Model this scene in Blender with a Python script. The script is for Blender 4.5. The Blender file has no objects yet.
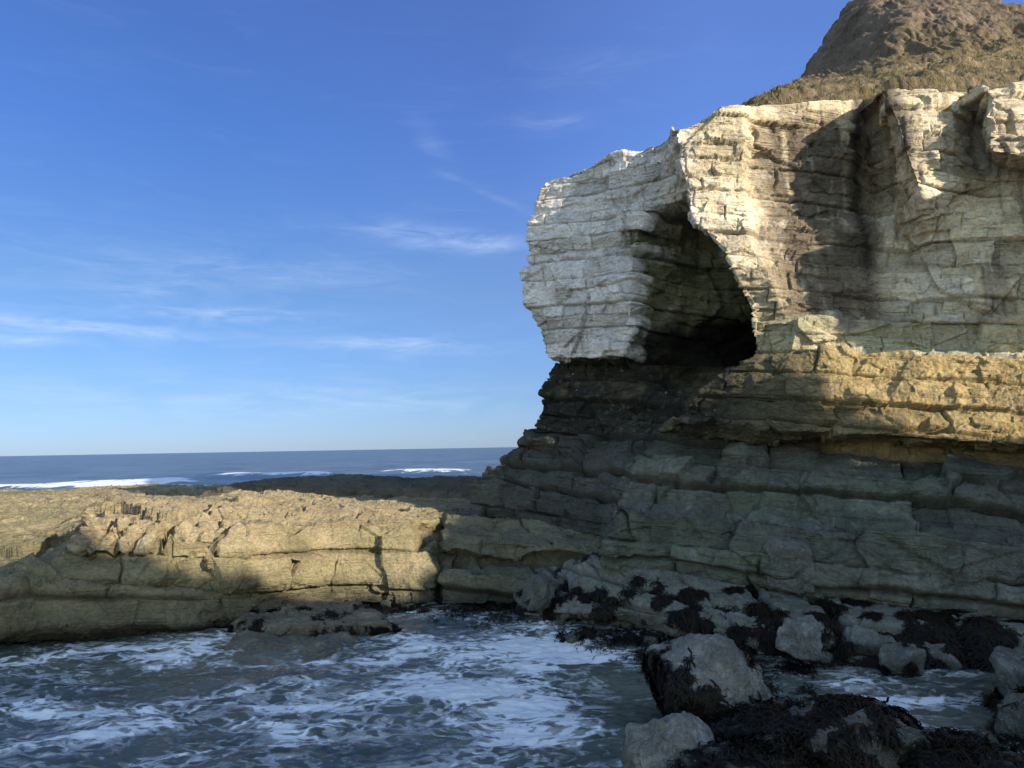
import bpy, math, time
import numpy as np
Q = 1.0                      # mesh resolution factor (1 = final)
T0 = time.time()
scene = bpy.context.scene
COL = scene.collection
rng = np.random.default_rng(7)

# ------------------------------------------------------------------ camera
F_PX = 768.0
PITCH, ROLL = math.radians(4.69), math.radians(1.01)
CAM = np.array([0.0, 0.0, 5.0])
_F = np.array([0, math.cos(PITCH), math.sin(PITCH)])
_U0 = np.array([0, -math.sin(PITCH), math.cos(PITCH)])
_R0 = np.array([1.0, 0, 0])
_R = _R0*math.cos(ROLL) - _U0*math.sin(ROLL)
_U = _U0*math.cos(ROLL) + _R0*math.sin(ROLL)
def ray(px, py):
    return _F + _R*((px-512)/F_PX) - _U*((py-384)/F_PX)
def D(px, py, d):            # survey point: sight line + distance ahead of the viewpoint
    r = ray(px, py); return CAM + r*(d/r[1])
def Z(px, py, z):            # survey point: sight line + height above the sea
    r = ray(px, py); return CAM + r*((z-CAM[2])/r[2])
def W(x, y, z): return np.array([x, y, z], float)

from mathutils import Matrix, Vector
cd = bpy.data.cameras.new('camera'); cam = bpy.data.objects.new('camera', cd); COL.objects.link(cam)
cd.sensor_width = 36; cd.lens = 36*F_PX/1024; cd.clip_start = 0.1; cd.clip_end = 40000
M = Matrix.Identity(4)
for i in range(3):
    M[i][0] = _R[i]; M[i][1] = _U[i]; M[i][2] = -_F[i]; M[i][3] = CAM[i]
cam.matrix_world = M
scene.camera = cam

SUN_AZ, SUN_EL = 51.0, 18.5      # azimuth: degrees from straight behind the viewpoint towards the right
_a, _e = math.radians(SUN_AZ), math.radians(SUN_EL)
TO_SUN = (math.sin(_a)*math.cos(_e), -math.cos(_a)*math.cos(_e), math.sin(_e))
# ------------------------------------------------------------------ noise
_perm = rng.permutation(4096).astype(np.int32)
_perm = np.concatenate([_perm, _perm])
_g = rng.normal(size=(4096, 3)).astype(np.float32); _g /= np.linalg.norm(_g, axis=1)[:, None]
_rv = rng.random(4096).astype(np.float32)
def _h(ix, iy, iz):
    return _perm[(_perm[(_perm[ix & 4095] + iy) & 4095] + iz) & 4095]
def perlin(p):
    sh = p.shape[:-1]; p = p.reshape(-1, 3).astype(np.float32)
    out = np.empty(len(p), np.float32)
    for a in range(0, len(p), 200000):
        q = p[a:a+200000]; i = np.floor(q).astype(np.int32); f = q - i
        w = f*f*f*(f*(f*6-15)+10); res = 0
        for dx in (0, 1):
            wx = w[:, 0] if dx else 1-w[:, 0]
            for dy in (0, 1):
                wy = w[:, 1] if dy else 1-w[:, 1]
                for dz in (0, 1):
                    wz = w[:, 2] if dz else 1-w[:, 2]
                    g = _g[_h(i[:, 0]+dx, i[:, 1]+dy, i[:, 2]+dz)]
                    res = res + wx*wy*wz*(g[:, 0]*(f[:, 0]-dx)+g[:, 1]*(f[:, 1]-dy)+g[:, 2]*(f[:, 2]-dz))
        out[a:a+200000] = res*1.6
    return out.reshape(sh)
def fbm(p, octv=4, gain=0.5, ridged=False):
    s = 0; a = 1.0
    for k in range(octv):
        n = perlin(p*(2.03**k) + 17.3*k)
        s = s + a*((1-2*np.abs(n)) if ridged else n); a *= gain
    return s
def worley(p):
    """nearest jittered cell: returns (id, offset from the cell point, F2-F1)"""
    sh = p.shape[:-1]; p = p.reshape(-1, 3).astype(np.float32); n = len(p)
    ido = np.empty(n, np.int32); off = np.empty((n, 3), np.float32); gap = np.empty(n, np.float32)
    for a in range(0, n, 200000):
        q = p[a:a+200000]; i = np.floor(q).astype(np.int32)
        b1 = np.full(len(q), 9e9, np.float32); b2 = b1.copy()
        bi = np.zeros(len(q), np.int32); bo = np.zeros((len(q), 3), np.float32)
        for dx in (-1, 0, 1):
            for dy in (-1, 0, 1):
                for dz in (-1, 0, 1):
                    c = i + np.array([dx, dy, dz], np.int32)
                    h = _h(c[:, 0], c[:, 1], c[:, 2])
                    o = q - (c + np.stack([_rv[h], _rv[(h+911) & 4095], _rv[(h+1777) & 4095]], 1))
                    d = (o*o).sum(1)
                    m = d < b1
                    b2 = np.where(m, b1, np.minimum(b2, d)); b1 = np.where(m, d, b1)
                    bi[m] = h[m]; bo[m] = o[m]
        ido[a:a+200000] = bi; off[a:a+200000] = bo; gap[a:a+200000] = np.sqrt(b2)-np.sqrt(b1)
    return ido.reshape(sh), off.reshape(sh+(3,)), gap.reshape(sh)
def sstep(a, b, x):
    t = np.clip((x-a)/(b-a), 0, 1); return t*t*(3-2*t)
def mixc(c, col, m):
    return c*(1-m[..., None]) + np.asarray(col, np.float32)*m[..., None]

# ------------------------------------------------------------------ mesh output
def make_mesh(name, verts, faces, mat, col=None, smooth=True, attrs=None):
    me = bpy.data.meshes.new(name)
    v = np.ascontiguousarray(verts.reshape(-1, 3), np.float32); f = np.ascontiguousarray(faces, np.int32)
    k = f.shape[1]
    me.vertices.add(len(v)); me.vertices.foreach_set('co', v.ravel())
    me.loops.add(f.size); me.loops.foreach_set('vertex_index', f.ravel())
    me.polygons.add(len(f)); me.polygons.foreach_set('loop_start', np.arange(0, f.size, k, dtype=np.int32))
    me.polygons.foreach_set('loop_total', np.full(len(f), k, np.int32))
    me.polygons.foreach_set('use_smooth', np.full(len(f), smooth, bool))
    if col is not None:
        at = me.attributes.new('Tint', 'FLOAT_COLOR', 'POINT')
        c4 = np.ones((len(v), 4), np.float32); c4[:, :3] = np.clip(col.reshape(-1, 3), 0.002, 1)
        at.data.foreach_set('color', c4.ravel())
    for k_, a in (attrs or {}).items():
        at = me.attributes.new(k_, 'FLOAT', 'POINT'); at.data.foreach_set('value', np.ascontiguousarray(a.ravel(), np.float32))
    me.update(calc_edges=True); me.validate()
    me.materials.append(mat)
    o = bpy.data.objects.new(name, me); COL.objects.link(o)
    return o
def grid_faces(nv, nu, flip=False):
    i = np.arange(nv*nu).reshape(nv, nu)
    f = np.stack([i[:-1, :-1], i[:-1, 1:], i[1:, 1:], i[1:, :-1]], -1).reshape(-1, 4)
    return f[:, ::-1] if flip else f
def tag(o, label=None, cat=None, kind=None, group=None):
    if label: o['label'] = label
    if cat: o['category'] = cat
    if kind: o['kind'] = kind
    if group: o['group'] = group
    return o

def loft_grid(rows, res, far=None, smooth=2):
    """rows: lists of (u, point). Returns a dense [nv,nu,3] grid through them."""
    res = res/Q
    us = sorted({u for r in rows for u, _ in r})
    R = []
    for r in rows:
        uu = [u for u, _ in r]; pp = np.array([p for _, p in r], float)
        R.append(np.stack([np.interp(us, uu, pp[:, k]) for k in range(3)], 1))
    R = np.array(R)                                     # [K, U, 3]
    seg = np.linalg.norm(np.diff(R, axis=1), axis=2)
    ut = [us[0]]
    for j in range(len(us)-1):
        rr = res*(far(us[j]) if far else 1)
        n = int(np.clip(np.ceil(np.percentile(seg[:, j], 85)/rr), 2, 700))
        ut += list(np.linspace(us[j], us[j+1], n+1)[1:])
    RR = np.stack([np.stack([np.interp(ut, us, R[k, :, c]) for c in range(3)], 1) for k in range(len(R))])
    out = [RR[:1]]
    for k in range(len(RR)-1):
        dv = np.linalg.norm(RR[k+1]-RR[k], axis=1)
        dist = np.sort(dv/np.maximum(1, np.linalg.norm(RR[k], axis=1)/26))
        n = int(np.clip(np.ceil(dist[int(len(dist)*.8)]/res), 2, 500))
        t = np.linspace(0, 1, n+1)[1:, None, None]
        out.append(RR[k]*(1-t)+RR[k+1]*t)
    P = np.concatenate(out)
    for _ in range(int(smooth*Q*Q+.5)):
        P[1:-1] = (P[:-2]+2*P[1:-1]+P[2:])/4
        P[:, 1:-1] = (P[:, :-2]+2*P[:, 1:-1]+P[:, 2:])/4
    return P
def grid_normals(P, smooth=12):
    n = np.cross(np.gradient(P, axis=1), np.gradient(P, axis=0))
    n /= np.linalg.norm(n, axis=-1, keepdims=True)+1e-9
    for _ in range(smooth):
        n[1:-1] = (n[:-2]+2*n[1:-1]+n[2:])/4
        n[:, 1:-1] = (n[:, :-2]+2*n[:, 1:-1]+n[:, 2:])/4
    n /= np.linalg.norm(n, axis=-1, keepdims=True)+1e-9
    return n.astype(np.float32)
def face_camera(P, N):
    return (np.median(((CAM-P)*N).sum(-1)) < 0)

DIP = 0.09
def strata(P): return P[..., 2] + DIP*P[..., 0]

def bedded(P, N, planes, joint_w, block_amp, groove, groove_w, seed, rough, along=None, facet=0.0, facet_scale=(1.1, 1.1, 2.6), strong=None, weak=1.0, rounding=1.0, big=0.0, damp=1.0, warp=.05):
    """bedding planes, staggered joints, block offsets and roughness as real relief; returns new points + masks"""
    if along is None:
        along = P[..., 0]*0.9 + P[..., 1]*-0.5
    s = strata(P) + warp*perlin(P*0.45+seed) + .5*warp*perlin(P*1.7+seed)
    pl = np.asarray(planes); k = np.clip(np.searchsorted(pl, s), 1, len(pl)-1)
    lo, hi = pl[k-1], pl[k]; th = hi-lo
    dist = np.minimum(np.abs(s-lo), np.abs(hi-s))
    near = np.where(np.abs(s-lo) < np.abs(hi-s), k-1, k)
    pw = np.full(len(pl), 1.0)
    if strong is not None:
        pw = np.array([1.0 if min(abs(p-q) for q in strong) < .02 else 0.0 for p in pl])
    pwv = pw[near]; wk = np.maximum(pwv, weak)
    jw = joint_w*np.clip(th/0.6, .5, 2.0)
    a = along/jw + _rv[(k*131+seed*17) & 4095]*7 + 0.10*perlin(P*1.3+seed+5)
    ia = np.floor(a).astype(np.int32)
    def jit(i): return _rv[_h(i, k.astype(np.int32)*7, np.full_like(i, seed))]*0.7
    j0 = ia+jit(ia); m = a < j0; cell = np.where(m, ia-1, ia)
    ja, jb = cell+jit(cell), cell+1+jit(cell+1)
    dj = np.minimum(np.abs(a-ja), np.abs(jb-a))*jw
    hb = _h(cell, k.astype(np.int32)*13, np.full_like(cell, seed+3))
    brand = _rv[hb]; bed = _rv[(k*379+seed*31) & 4095]
    persist = sstep(-.15, .30, perlin(P*np.array([.55, .55, .9])+seed*1.7)+.3*perlin(P*np.array([2.2, 2.2, 1.0])+seed))
    persist = np.maximum(persist, pwv*.8)
    gz = np.exp(-(dist/(groove_w*(.7+.6*pwv)))**2)*(.12+.88*persist)*wk
    pj = sstep(-.1, .3, perlin(P*0.8+seed*2.3))
    gj = np.exp(-(dj/(groove_w*.8))**2)*pj
    crack = np.maximum(gz, .7*gj)
    edge = np.minimum(dist, dj)
    rnd = np.clip(edge/0.16, 0, 1); rnd = 1-np.sqrt(np.clip(1-(1-rnd)**2, 0, 1))
    disp = block_amp*((brand-.5)*1.0+(bed-.5)*1.1) - groove*crack - 0.05*rnd*rounding*(.3+.7*persist)
    # a block leans a little
    disp = disp + block_amp*.35*(_rv[(hb+77) & 4095]-.5)*(s-(lo+hi)/2)/th*2
    if np.any(big):
        wid, off, gap = worley(P*np.array([.42, .42, .36])+seed*3)
        disp = disp + big*((off*_g[wid & 4095]).sum(-1)*1.2 + (_rv[wid & 4095]-.5)*.5)
    if np.any(facet):
        wid, off, gap = worley(P*np.array([1/facet_scale[0], 1/facet_scale[1], facet_scale[2]])+seed)
        gx = _g[wid & 4095]
        disp = disp + facet*((off*gx).sum(-1)*1.3 + (_rv[wid & 4095]-.5)*.6)
        wid2, off2, gap2 = worley(P*np.array([3.1/facet_scale[0], 3.1/facet_scale[1], facet_scale[2]*2.6])+seed+9)
        disp = disp + .38*facet*((off2*_g[wid2 & 4095]).sum(-1)*1.3 + (_rv[wid2 & 4095]-.5)*.5)
    disp = disp + rough*(1.3*fbm(P*0.55+seed*3, 2) + .75*fbm(P*2.2+seed, 4, .55) + .25*fbm(P*np.array([5, 5, 9]), 2, ridged=True))
    disp = disp*damp
    Pn = P + N*disp[..., None]
    return Pn, dict(crack=crack, s=s, block=brand, bed=bed, disp=disp)

def bed_list(strong, lo, hi, tmin, tmax, seed):
    r = np.random.default_rng(seed); st = sorted(x for x in strong if lo < x < hi)
    out = [lo-5, lo]; marks = st+[hi]
    for m in marks:
        while m-out[-1] > tmax*1.3:
            out.append(out[-1]+r.uniform(tmin, tmax))
        out.append(m)
    return out+[hi+6]

# ------------------------------------------------------------------ materials
def new_mat(name):
    m = bpy.data.materials.new(name); m.use_nodes = True
    nt = m.node_tree; nt.nodes.clear()
    return m, nt
class G:
    def __init__(s, nt): s.nt = nt
    def n(s, t, **kw):
        o = s.nt.nodes.new(t)
        for k, v in kw.items():
            if k.startswith('_'): setattr(o, k[1:], v)
        for k, v in kw.items():
            if not k.startswith('_'):
                key = int(k[1:]) if k[0] == 'i' and k[1:].isdigit() else k.replace('__', ' ')
                if isinstance(v, bpy.types.NodeSocket): s.nt.links.new(v, o.inputs[key])
                else: o.inputs[key].default_value = v
        return o
    def noise(s, vec, scale, detail=5, rough=.55, dist=0.0):
        return s.n('ShaderNodeTexNoise', Vector=vec, Scale=scale, Detail=detail, Roughness=rough, Distortion=dist).outputs['Fac']
    def ramp(s, x, a, b, lo=0.0, hi=1.0):
        return s.n('ShaderNodeMapRange', i0=x, i1=a, i2=b, i3=lo, i4=hi, _interpolation_type='SMOOTHSTEP').outputs[0]
    def math(s, op, a, b=0.0):
        return s.n('ShaderNodeMath', _operation=op, i0=a, i1=b).outputs[0]
    def mix(s, f, a, b, bt='MIX'):
        o = s.nt.nodes.new('ShaderNodeMix'); o.data_type = 'RGBA'; o.blend_type = bt
        for k, v in ((0, f), (6, a), (7, b)):
            if isinstance(v, bpy.types.NodeSocket): s.nt.links.new(v, o.inputs[k])
            else: o.inputs[k].default_value = v
        return o.outputs[2]
def rgb(r, g, b): return (r, g, b, 1.0)

def rock_material(name, fine=1.0, rough=.9, bump=1.0, speck=None, speck_amt=0.0, stretch=1.6, bedline=0.0):
    m, nt = new_mat(name); g = G(nt)
    pos = g.n('ShaderNodeNewGeometry').outputs['Position']
    sc = g.n('ShaderNodeVectorMath', _operation='MULTIPLY', i0=pos, i1=(1, 1, stretch)).outputs[0]
    col = g.n('ShaderNodeAttribute', _attribute_name='Tint').outputs['Color']
    a = g.noise(sc, 1.3, 6, .6, .3); b = g.noise(sc, 9*fine, 6, .65); c = g.noise(sc, 40*fine, 4, .6)
    v = g.math('ADD', g.ramp(a, .25, .75, -.16, .16), g.math('ADD', g.ramp(b, .25, .75, -.26, .24), g.ramp(c, .3, .7, -.16, .14)))
    v = g.math('ADD', v, 1.0)
    vc = g.n('ShaderNodeCombineColor', i0=v, i1=v, i2=v).outputs[0]
    col = g.mix(1.0, col, vc, 'MULTIPLY')
    hue = g.noise(sc, 3.1, 4, .6, .5)
    col = g.mix(g.ramp(hue, .45, .75, 0, .35), col, g.mix(1.0, col, rgb(1.12, .98, .76), 'MULTIPLY'))
    if speck:
        sn = g.noise(sc, 26, 3, .7)
        col = g.mix(g.ramp(sn, .60, .68, 0, speck_amt), col, speck)
    vor = g.n('ShaderNodeTexVoronoi', Vector=sc, Scale=4.5*fine, _feature='DISTANCE_TO_EDGE').outputs['Distance']
    hh = g.math('ADD', g.math('MULTIPLY', b, .6), g.math('MULTIPLY', c, .22))
    hh = g.math('ADD', hh, g.math('MULTIPLY', g.ramp(vor, 0, .05), .10))
    if bedline:
        # hairline bedding partings and joints weathered dark
        sx = g.n('ShaderNodeSeparateXYZ', Vector=pos)
        sb = g.math('ADD', sx.outputs[2], g.math('MULTIPLY', sx.outputs[0], .09))
        wob = g.noise(pos, 1.1, 4, .6)
        bv = g.n('ShaderNodeCombineXYZ', X=g.math('MULTIPLY', sx.outputs[0], .10), Y=g.math('MULTIPLY', sx.outputs[1], .10), Z=g.math('ADD', g.math('MULTIPLY', sb, 2.6), g.math('MULTIPLY', wob, .22))).outputs[0]
        ln = g.math('ABSOLUTE', g.math('SUBTRACT', g.noise(bv, 1.0, 3, .6), .5))
        brk = g.ramp(g.noise(sc, .9, 4, .6), .42, .58)
        ln = g.math('MULTIPLY', g.ramp(ln, .004, .022, 1, 0), brk)
        jv = g.n('ShaderNodeMapping', Vector=pos, Scale=(1.0, 1.0, .16)).outputs[0]
        jl = g.math('ABSOLUTE', g.math('SUBTRACT', g.noise(jv, .9, 4, .65, .4), .5))
        jl = g.math('MULTIPLY', g.ramp(jl, .002, .010, 1, 0), g.ramp(g.noise(sc, 1.4, 3, .6), .48, .60))
        ln = g.math('MAXIMUM', ln, g.math('MULTIPLY', jl, .8))
        hh = g.math('SUBTRACT', hh, g.math('MULTIPLY', ln, .55*bedline))
        col = g.mix(g.math('MULTIPLY', ln, .45*bedline), col, g.mix(1.0, col, rgb(.38, .34, .28), 'MULTIPLY'))
    bp = g.n('ShaderNodeBump', Height=hh, Strength=1.0, Distance=.09*bump).outputs[0]
    bs = g.n('ShaderNodeBsdfPrincipled', Base__Color=col, Roughness=rough, Normal=bp)
    bs.inputs['Specular IOR Level'].default_value = .25
    wet = g.n('ShaderNodeSeparateXYZ', Vector=pos).outputs[2]
    wn = g.math('ADD', wet, g.math('MULTIPLY', g.noise(pos, 1.5, 3), .8))
    nt.links.new(g.ramp(wn, .4, 1.1, .38, rough), bs.inputs['Roughness'])
    out = g.n('ShaderNodeOutputMaterial'); nt.links.new(bs.outputs[0], out.inputs[0])
    return m
M_CLIFF = rock_material('bedded_chalk', 1.0, .92, 1.0, bedline=.7)
M_PLAT = rock_material('weathered_platform_rock', 1.1, .92, 1.3, rgb(.13, .10, .065), .35, bedline=.4)
M_BOULDER = rock_material('wet_boulder_rock', 1.5, .85, .6, rgb(.42, .42, .40), .55, 1.0)
M_EARTH = rock_material('boulder_clay_earth', .6, .97, 2.2, None, 0, .6)

# ================================================================== CLIFF
def cliff_rows():
    rows = []
    def row(pts, back=None):
        r = []
        p2 = [p for u, p in pts if u == 2][0]
        b1 = p2 + W(2.6, 5.5, 0); b0 = p2 + W(9, 22, 0)
        r = [(0, b0), (1, b1)] + pts
        rows.append(r)
    def pts(spec): return [(u, D(*t)) for u, t in spec.items()]
    # ---- below the foot
    row(pts({2: (480, 560, 30), 3: (550, 575, 27.7), 4: (590, 580, 26.3), 7: (606, 580, 25.2), 8: (612, 600, 22.9), 9: (760, 640, 21), 11: (885, 660, 19.8), 14: (990, 675, 19), 16: (1045, 690, 18.7), 17: (1300, 760, 18), 18: (1700, 880, 17.5)}))
    row(pts({2: (478, 512, 30.0), 3: (550, 525, 27.7), 4: (590, 527, 26.1), 5: (600, 528, 25.7), 7: (607, 531, 25.0), 8: (610, 549, 22.2), 9: (760, 575, 20.3), 11: (885, 593, 19.1), 14: (990, 604, 18.3), 16: (1045, 610, 18.0), 17: (1300, 640, 17.1), 18: (1700, 700, 16.6)}))
    row(pts({2: (476, 486, 30.2), 3: (550, 499, 27.9), 4: (590, 501, 26.2), 5: (603, 502, 25.7), 7: (611, 502, 25.0), 8: (608, 503, 22.3), 9: (780, 522, 20.5), 11: (885, 530, 19.5), 14: (990, 537, 18.7), 16: (1045, 541, 18.4), 17: (1300, 560, 17.6), 18: (1700, 590, 17.1)}))
    # ledge set-back above the lower blocks
    row(pts({2: (488, 474, 30.4), 3: (556, 485, 28.2), 4: (594, 488, 26.6), 5: (610, 488, 26.1), 7: (618, 488, 25.4), 8: (618, 497, 23.65), 9: (785, 508, 22.05), 11: (885, 514, 21.15), 14: (990, 520, 20.35), 16: (1045, 523, 20.05), 17: (1300, 538, 19.25), 18: (1700, 560, 18.65)}))
    row(pts({2: (497, 463, 30.5), 3: (560, 471, 28.4), 4: (600, 473, 26.8), 5: (620, 472, 26.3), 6: (632, 470, 26.0), 7: (640, 468, 25.4), 8: (638, 466, 23.95), 9: (790, 482, 22.25), 11: (885, 487, 21.45), 14: (990, 491, 20.65), 16: (1045, 494, 20.35), 17: (1300, 504, 19.65), 18: (1700, 520, 19.05)}))
    row(pts({2: (516, 447, 30.6), 3: (572, 450, 28.6), 4: (608, 450, 27.4), 5: (628, 450, 27.0), 6: (645, 450, 26.8), 7: (655, 450, 26.2), 8: (652, 447, 24.45), 9: (790, 456, 22.95), 11: (885, 460, 22.25), 14: (990, 463, 21.45), 16: (1045, 466, 21.15), 17: (1300, 474, 20.45), 18: (1700, 486, 19.85)}))
    row(pts({2: (536, 432, 29.7), 3: (580, 436, 28.6), 4: (612, 436, 27.9), 5: (632, 436, 27.6), 6: (652, 436, 27.2), 7: (666, 436, 26.4), 8: (662, 434, 24.65), 9: (790, 446, 23.25), 11: (885, 448, 22.65), 14: (990, 454, 21.95), 16: (1045, 457, 21.65), 17: (1300, 462, 20.95), 18: (1700, 470, 20.35)}))
    # overhanging sunlit bed
    row(pts({2: (541, 419, 29.5), 3: (586, 421, 28.7), 4: (620, 420, 28.1), 5: (645, 418, 27.8), 6: (668, 418, 27.6), 7: (690, 414, 26.8), 8: (682, 412, 23.7), 9: (790, 432, 21.9), 11: (885, 436, 21.4), 14: (990, 444, 20.7), 16: (1045, 447, 20.4), 17: (1300, 450, 19.7), 18: (1700, 456, 19.2)}))
    row(pts({2: (538, 414, 29.5), 3: (590, 408, 28.9), 4: (625, 408, 28.2), 5: (650, 408, 28), 6: (680, 406, 28), 7: (702, 402, 27), 8: (692, 398, 23.7), 9: (790, 405, 22.1), 11: (885, 408, 21.7), 14: (990, 410, 21.1), 16: (1045, 412, 20.8), 17: (1300, 415, 20.2), 18: (1700, 420, 19.7)}))
    row(pts({2: (547, 372, 30.1), 3: (590, 378, 29.3), 4: (625, 380, 28.7), 5: (652, 380, 28.9), 6: (695, 380, 30), 7: (740, 380, 29.4), 8: (722, 375, 23.6), 9: (790, 374, 22.5), 11: (885, 374, 22.1), 14: (990, 375, 21.6), 16: (1045, 376, 21.3), 17: (1300, 378, 20.7), 18: (1700, 380, 20.2)}))
    # brow of the lower ledge; undercut below the chalk nose
    row(pts({2: (558, 361, 30.3), 3: (592, 362, 29.6), 4: (622, 363, 29.0), 5: (642, 364, 28.9), 6: (690, 366, 30.2), 7: (775, 364, 31.5), 8: (754, 357, 23.2), 9: (790, 356, 22.7), 11: (885, 355, 22.3), 14: (990, 357, 21.9), 16: (1045, 358, 21.6), 17: (1300, 355, 21), 18: (1700, 350, 20.4)}))
    row(pts({2: (551, 357, 29.7), 3: (588, 358, 28.5), 4: (620, 359, 27.6), 5: (640, 358, 28.2), 6: (690, 358, 30.0), 7: (785, 354, 31.8), 8: (756, 353, 23.9), 9: (790, 352, 23.4), 11: (885, 352, 23.1), 14: (990, 353, 22.6), 16: (1045, 354, 22.3), 17: (1300, 350, 21.5), 18: (1700, 344, 21)}))
    row(pts({2: (537, 328, 29.9), 3: (580, 329, 28.5), 4: (636, 326, 27.2), 5: (648, 324, 28.0), 6: (690, 322, 29.0), 7: (780, 322, 30.0), 8: (752, 322, 23.7), 9: (790, 321, 23.2), 11: (885, 320, 23.0), 14: (990, 320, 22.4), 16: (1045, 319, 22.1), 17: (1300, 312, 21.5), 18: (1700, 300, 21)}))
    row(pts({2: (530, 315, 29.8), 3: (584, 315, 28.3), 4: (630, 316, 27.2), 5: (648, 316, 28.0), 6: (690, 316, 29.0), 7: (775, 316, 29.6), 8: (753, 316, 23.9), 9: (785, 316, 23.6), 10: (822, 316, 23.7), 10.6: (860, 316, 23.8), 11: (880, 316, 24.0), 12: (940, 316, 23.2), 14: (990, 316, 22.9), 16: (1045, 315, 22.5), 17: (1300, 306, 21.8), 18: (1700, 293, 21.2)}))
    row(pts({2: (522, 274, 30.0), 3: (585, 268, 28.4), 4: (632, 266, 27.2), 5: (660, 262, 28.0), 6: (700, 258, 28.9), 7: (742, 256, 28.2), 8: (730, 258, 23.9), 9: (765, 270, 23.7), 9.3: (775, 270, 23.8), 10: (812, 268, 24.1), 10.6: (856, 266, 24.2), 11: (878, 264, 24.8), 11.6: (908, 258, 24.4), 12: (934, 255, 23.8), 13: (960, 250, 23.3), 14: (985, 245, 23), 15: (1005, 243, 22.8), 16: (1045, 240, 22.6), 17: (1300, 228, 22), 18: (1700, 205, 21.4)}))
    row(pts({2: (532, 256, 30.2), 3: (590, 250, 28.7), 4: (636, 246, 27.6), 5: (664, 240, 28.0), 6: (700, 240, 29.2), 7: (730, 240, 28.4), 8: (712, 238, 24.0), 9: (750, 242, 23.9), 9.3: (760, 242, 24.1), 10: (810, 240, 24.3), 10.6: (854, 238, 24.5), 11: (876, 234, 25.2), 11.6: (905, 225, 24.9), 12: (926, 215, 23.4), 13: (957, 208, 23.3), 14: (985, 200, 23.2), 15: (1003, 192, 23.0), 16: (1045, 190, 22.8), 17: (1300, 180, 22), 18: (1700, 150, 21.4)}))
    row(pts({2: (528, 240, 30.0), 3: (590, 234, 28.5), 4: (640, 228, 27.2), 5: (668, 222, 28.2), 6: (695, 222, 29.4), 7: (704, 222, 28.6), 8: (693, 216, 24.2), 9: (744, 220, 24.1), 9.3: (754, 220, 24.7), 10: (812, 219, 25.1), 10.6: (852, 214, 25.3), 11: (874, 210, 26.4), 11.6: (903, 195, 25.4), 12: (918, 185, 22.5), 13: (952, 180, 22.9), 14: (986, 176, 23.2), 15: (1004, 170, 22.9), 16: (1045, 174, 22.7), 17: (1300, 160, 21.9), 18: (1700, 120, 21.4)}))
    row(pts({2: (535, 218, 30.1), 3: (595, 210, 28.6), 4: (642, 205, 27.3), 5: (664, 205, 26.8), 6: (675, 203, 26.5), 7: (682, 200, 26.0), 8: (687, 192, 24.4), 9: (743, 190, 24.3), 9.3: (752, 189, 24.9), 10: (812, 188, 25.2), 10.6: (850, 184, 25.3), 11: (872, 180, 26.6), 11.6: (893, 170, 25.6), 12: (908, 160, 22.6), 13: (948, 158, 22.3), 14: (978, 150, 24.0), 15: (990, 152, 21.6), 16: (1045, 160, 21.6), 17: (1300, 140, 21.3), 18: (1700, 100, 21)}))
    row(pts({2: (540, 190, 30.0), 3: (600, 176, 28.4), 4: (645, 168, 27.1), 5: (661, 168, 26.6), 6: (668, 168, 26.3), 7: (673, 164, 25.9), 8: (679, 152, 24.6), 9: (743, 148, 24.4), 9.3: (752, 147, 24.9), 10: (812, 145, 25.0), 10.6: (848, 142, 25.1), 11: (868, 140, 26.4), 11.6: (884, 134, 25.6), 12: (897, 125, 22.9), 13: (944, 122, 22.5), 14: (976, 120, 24.0), 15: (985, 118, 21.5), 16: (1045, 115, 21.5), 17: (1300, 100, 21.3), 18: (1700, 60, 21)}))
    row(pts({2: (552, 178, 29.9), 3: (603, 158, 28.4), 4: (648, 145, 27.1), 5: (660, 141, 26.7), 6: (666, 139, 26.4), 7: (670, 135, 26), 8: (676, 126, 24.9), 9: (742, 106, 24.5), 9.3: (750, 105, 24.7), 10: (812, 101, 24.7), 10.6: (846, 100, 24.9), 11: (863, 99, 25.8), 11.6: (874, 98, 25.2), 12: (884, 90, 23.5), 13: (940, 88, 22.9), 14: (976, 90, 23.5), 15: (987, 88, 22.0), 16: (1045, 86, 21.8), 17: (1300, 60, 21.4), 18: (1700, 20, 21)}))
    for r in rows:
        p16 = [p for u, p in r if u == 16][0]
        if 10.5 < p16[2] < 13.3 and p16[1] > 22.2:  # unseen buttress added past the right edge to shade the upper face
                z_new = 10.0+(p16[2]-10.85)*(4.0/2.1)
                r += [(16.3, W(16.5, p16[1]-.2, z_new)), (16.5, W(16.6, 17.7, z_new)), (16.7, W(19.6, 17.4, z_new)), (16.9, W(19.9, 21.6, z_new))]
                r.sort(key=lambda t: t[0])
    top = rows[-1]
    rows.append([(u, p + W(0.8*(u < 8)+.1, 1.2, .10)) for u, p in top])
    rows.append([(u, p + W(2.5*(u < 8)+.3, 5.0, .5)) for u, p in top])
    rows.append([(u, p + W(6*(u < 8)+.5, 14.0, .6)) for u, p in top])
    return rows
STRONG = [2.15, 3.63, 4.35, 5.6, 6.3, 7.0, 7.75, 8.5, 9.62, 10.5, 11.55, 12.35, 13.8, 14.9]
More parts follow.
